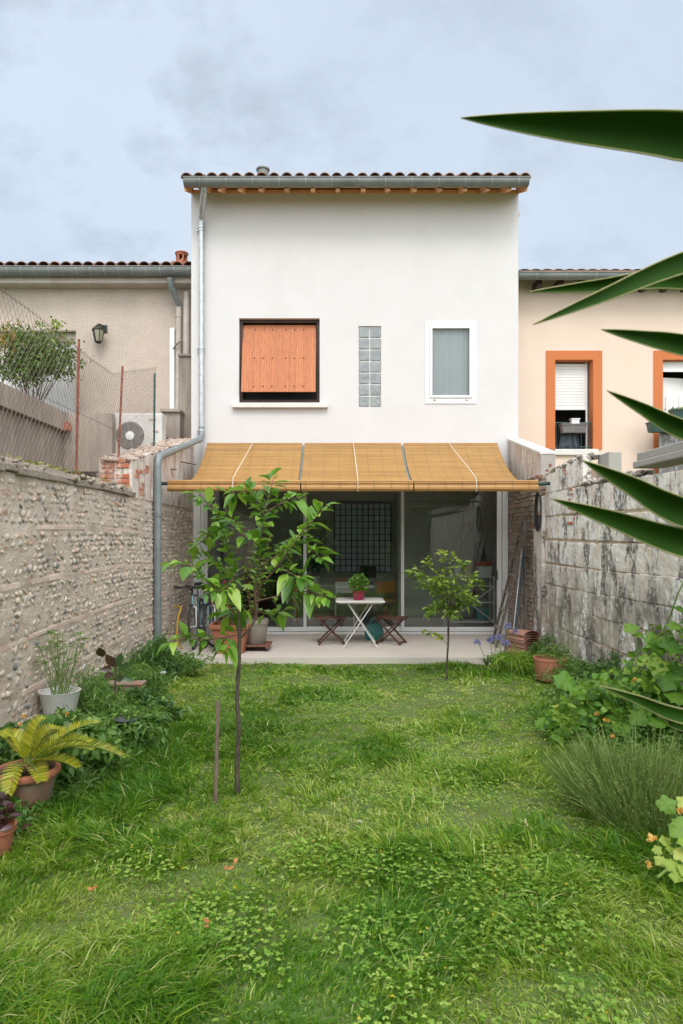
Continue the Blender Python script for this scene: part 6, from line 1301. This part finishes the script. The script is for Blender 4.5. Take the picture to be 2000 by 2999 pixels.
obj('grid', mb, M_black, gr)
obj('picture', MB().box(-.85, -.2, 15.86, 15.89, 1.3, 2.1), mat('pale_picture', (.5, .5, .48), (.3, .3, .29), 7, .8), None, loc=(-.5, 15.87, 1.3), label='pale square picture left of the black grid indoors', cat='picture')
q = P(1095, 1660, 14.2); mn = thing('monitor', 'black computer monitor on the indoor table right of the basil pot', 'monitor', (q.x - .1, 14.2, .74))
obj('screen', MB().box(q.x - .3, q.x + .05, 14.2, 14.23, .86, 1.1), M_black, mn, bevel=.006); obj('stand', MB().box(q.x - .16, q.x - .1, 14.22, 14.24, .76, .9).box(q.x - .22, q.x - .04, 14.15, 14.3, .741, .755), M_black, mn)
q = P(925, 1645, 14.1); n = 260; B = np.array(q) + RNG.normal(0, .09, (n, 3)) * [1.5, 1, .9]; tp_ = thing('potted_plant', 'blue green houseplant on the left end of the indoor table', 'potted plant', (q.x, 14.1, .74))
leafobj('foliage', leafmat('teal_leaf', [(0, (.03, .15, .13)), (1, (.08, .28, .24))]), B, rdir(n), rdir(n), .09, .05, tp_); obj('pot', MB().lathe([(.001, .742), (.07, .742), (.09, .9), (.08, .9), (.001, .88)], (q.x, 14.1, 0), 20), M_whiteplastic, tp_)
obj('stems', MB().tube([(q.x, 14.1, .88), q], .008), M_stem, tp_)
for (px, py, Y, w, h, m, lb) in ((860, 1694, 14.0, .11, .06, M_whiteplastic, 'white open book left on the indoor table'), (1000, 1700, 13.95, .12, .12, mat('salmon_paper', (.55, .25, .18), (.5, .22, .16), 4, .8), 'salmon coloured paper bag on the indoor table'), (1108, 1706, 14.0, .03, .07, M_whiteplastic, 'small white cup near the right end of the indoor table')):
    q = P(px, py, Y); obj('table_item', MB().lathe([(.001, .742), (w * .9, .742), (w, .742 + h), (w * .85, .742 + h), (w * .75, .76), (.001, .76)], (q.x, Y, 0), 16, sq=.7 if w > .05 else None), m, None, loc=(q.x, Y, .742), label=lb, cat='tableware')
# metal shelf at the right
sf = thing('metal_shelf', 'white metal shelf with a cross brace behind the right glass door', 'shelf', (2.5, 12.75, 0)); xa, xb2 = 2.08, 2.94
for (x, y) in ((xa, 12.6), (xb2, 12.6), (xa, 12.95), (xb2, 12.95)): obj('post', MB().bar((x, y, 0), (x, y, .98), .025, .025), M_whitepaint, sf)
for z in (.14, .50, .80, .97): obj('shelf_board', MB().box(xa + .013, xb2 - .013, 12.6, 12.95, z - .012, z + .012), M_whitepaint, sf)
obj('cross_brace', MB().bar((xa, 12.58, .14), (xb2, 12.58, .8), .01, .02).bar((xa, 12.575, .8), (xb2, 12.575, .14), .01, .02), M_whitepaint, sf)
for (x, z, w, h, m, lb, nm) in ((2.20, .982, .13, .2, M_whiteplastic, 'white and yellow striped box, left of two on the shelf top', 'box'), (2.40, .982, .13, .19, mat('yellow_card', (.60, .50, .16), (.66, .60, .35), 3, .7), 'yellow striped box, right of two on the shelf top', 'box'), (2.66, .982, .26, .17, M_whiteplastic, 'white tub under the orange crate on the shelf top', 'tub'), (2.64, 1.153, .28, .09, M_org, 'orange tray sitting on the white tub', 'tray'), (2.62, .153, .25, .22, M_bag, 'teal bucket shape on the bottom board of the shelf', 'bucket'), (2.35, .513, .3, .16, M_black, 'black box on the middle board of the shelf', 'box')):
    obj(nm, trough(x - .0, x + w, 12.65, 12.85, z, z + h).box(x + .02, x + w - .02, 12.67, 12.83, z + h * .7, z + h * .72), m, None, loc=(x + w / 2, 12.75, z), label=lb, cat=nm)
obj('bottle', MB().lathe([(.001, 1.244), (.045, 1.244), (.045, 1.34), (.02, 1.42), (.015, 1.5), (.001, 1.5)], (2.78, 12.75, 0), 16), M_black, None, loc=(2.78, 12.75, 1.244), label='dark bottle standing on the orange tray', cat='bottle')
sfo = thing('armchair', 'dark low armchair behind the left glass door', 'armchair', (-1.6, 15.2, 0)); obj('seat', MB().box(-2.1, -1.1, 14.8, 15.6, .12, .45), mat('dark_fabric', (.03, .035, .04), (.02, .024, .03), 8, .95), sfo, bevel=.05); obj('backrest', MB().box(-2.1, -1.1, 15.4, 15.65, .45, .9), bpy.data.materials['dark_fabric'], sfo, bevel=.05)
for x in (-2.0, -1.2): obj('leg', MB().bar((x, 14.9, 0), (x, 14.9, .12), .05, .05), M_dkwood, sfo)
# hedge added out of view behind the camera to darken the glass reflections
hd_ = thing('hedge', 'tall dark hedge closing the garden behind the viewer, mirrored in the glass doors', 'hedge', (0, -5.5, 0)); n = 9000
B = np.stack([RNG.uniform(-6, 7, n), -5.5 + RNG.normal(0, .35, n), RNG.uniform(0, 5.2, n)], 1); leafobj('foliage', ML_weeddk, B, rdir(n), rdir(n), .3, .17, hd_)
obj('branches', MB().box(-6, 7, -5.9, -5.85, 0, 4.7), mat('hedge_core', (.03, .05, .02), (.015, .03, .01), 5, .9), hd_)  # solid dark slab backing the added hedge
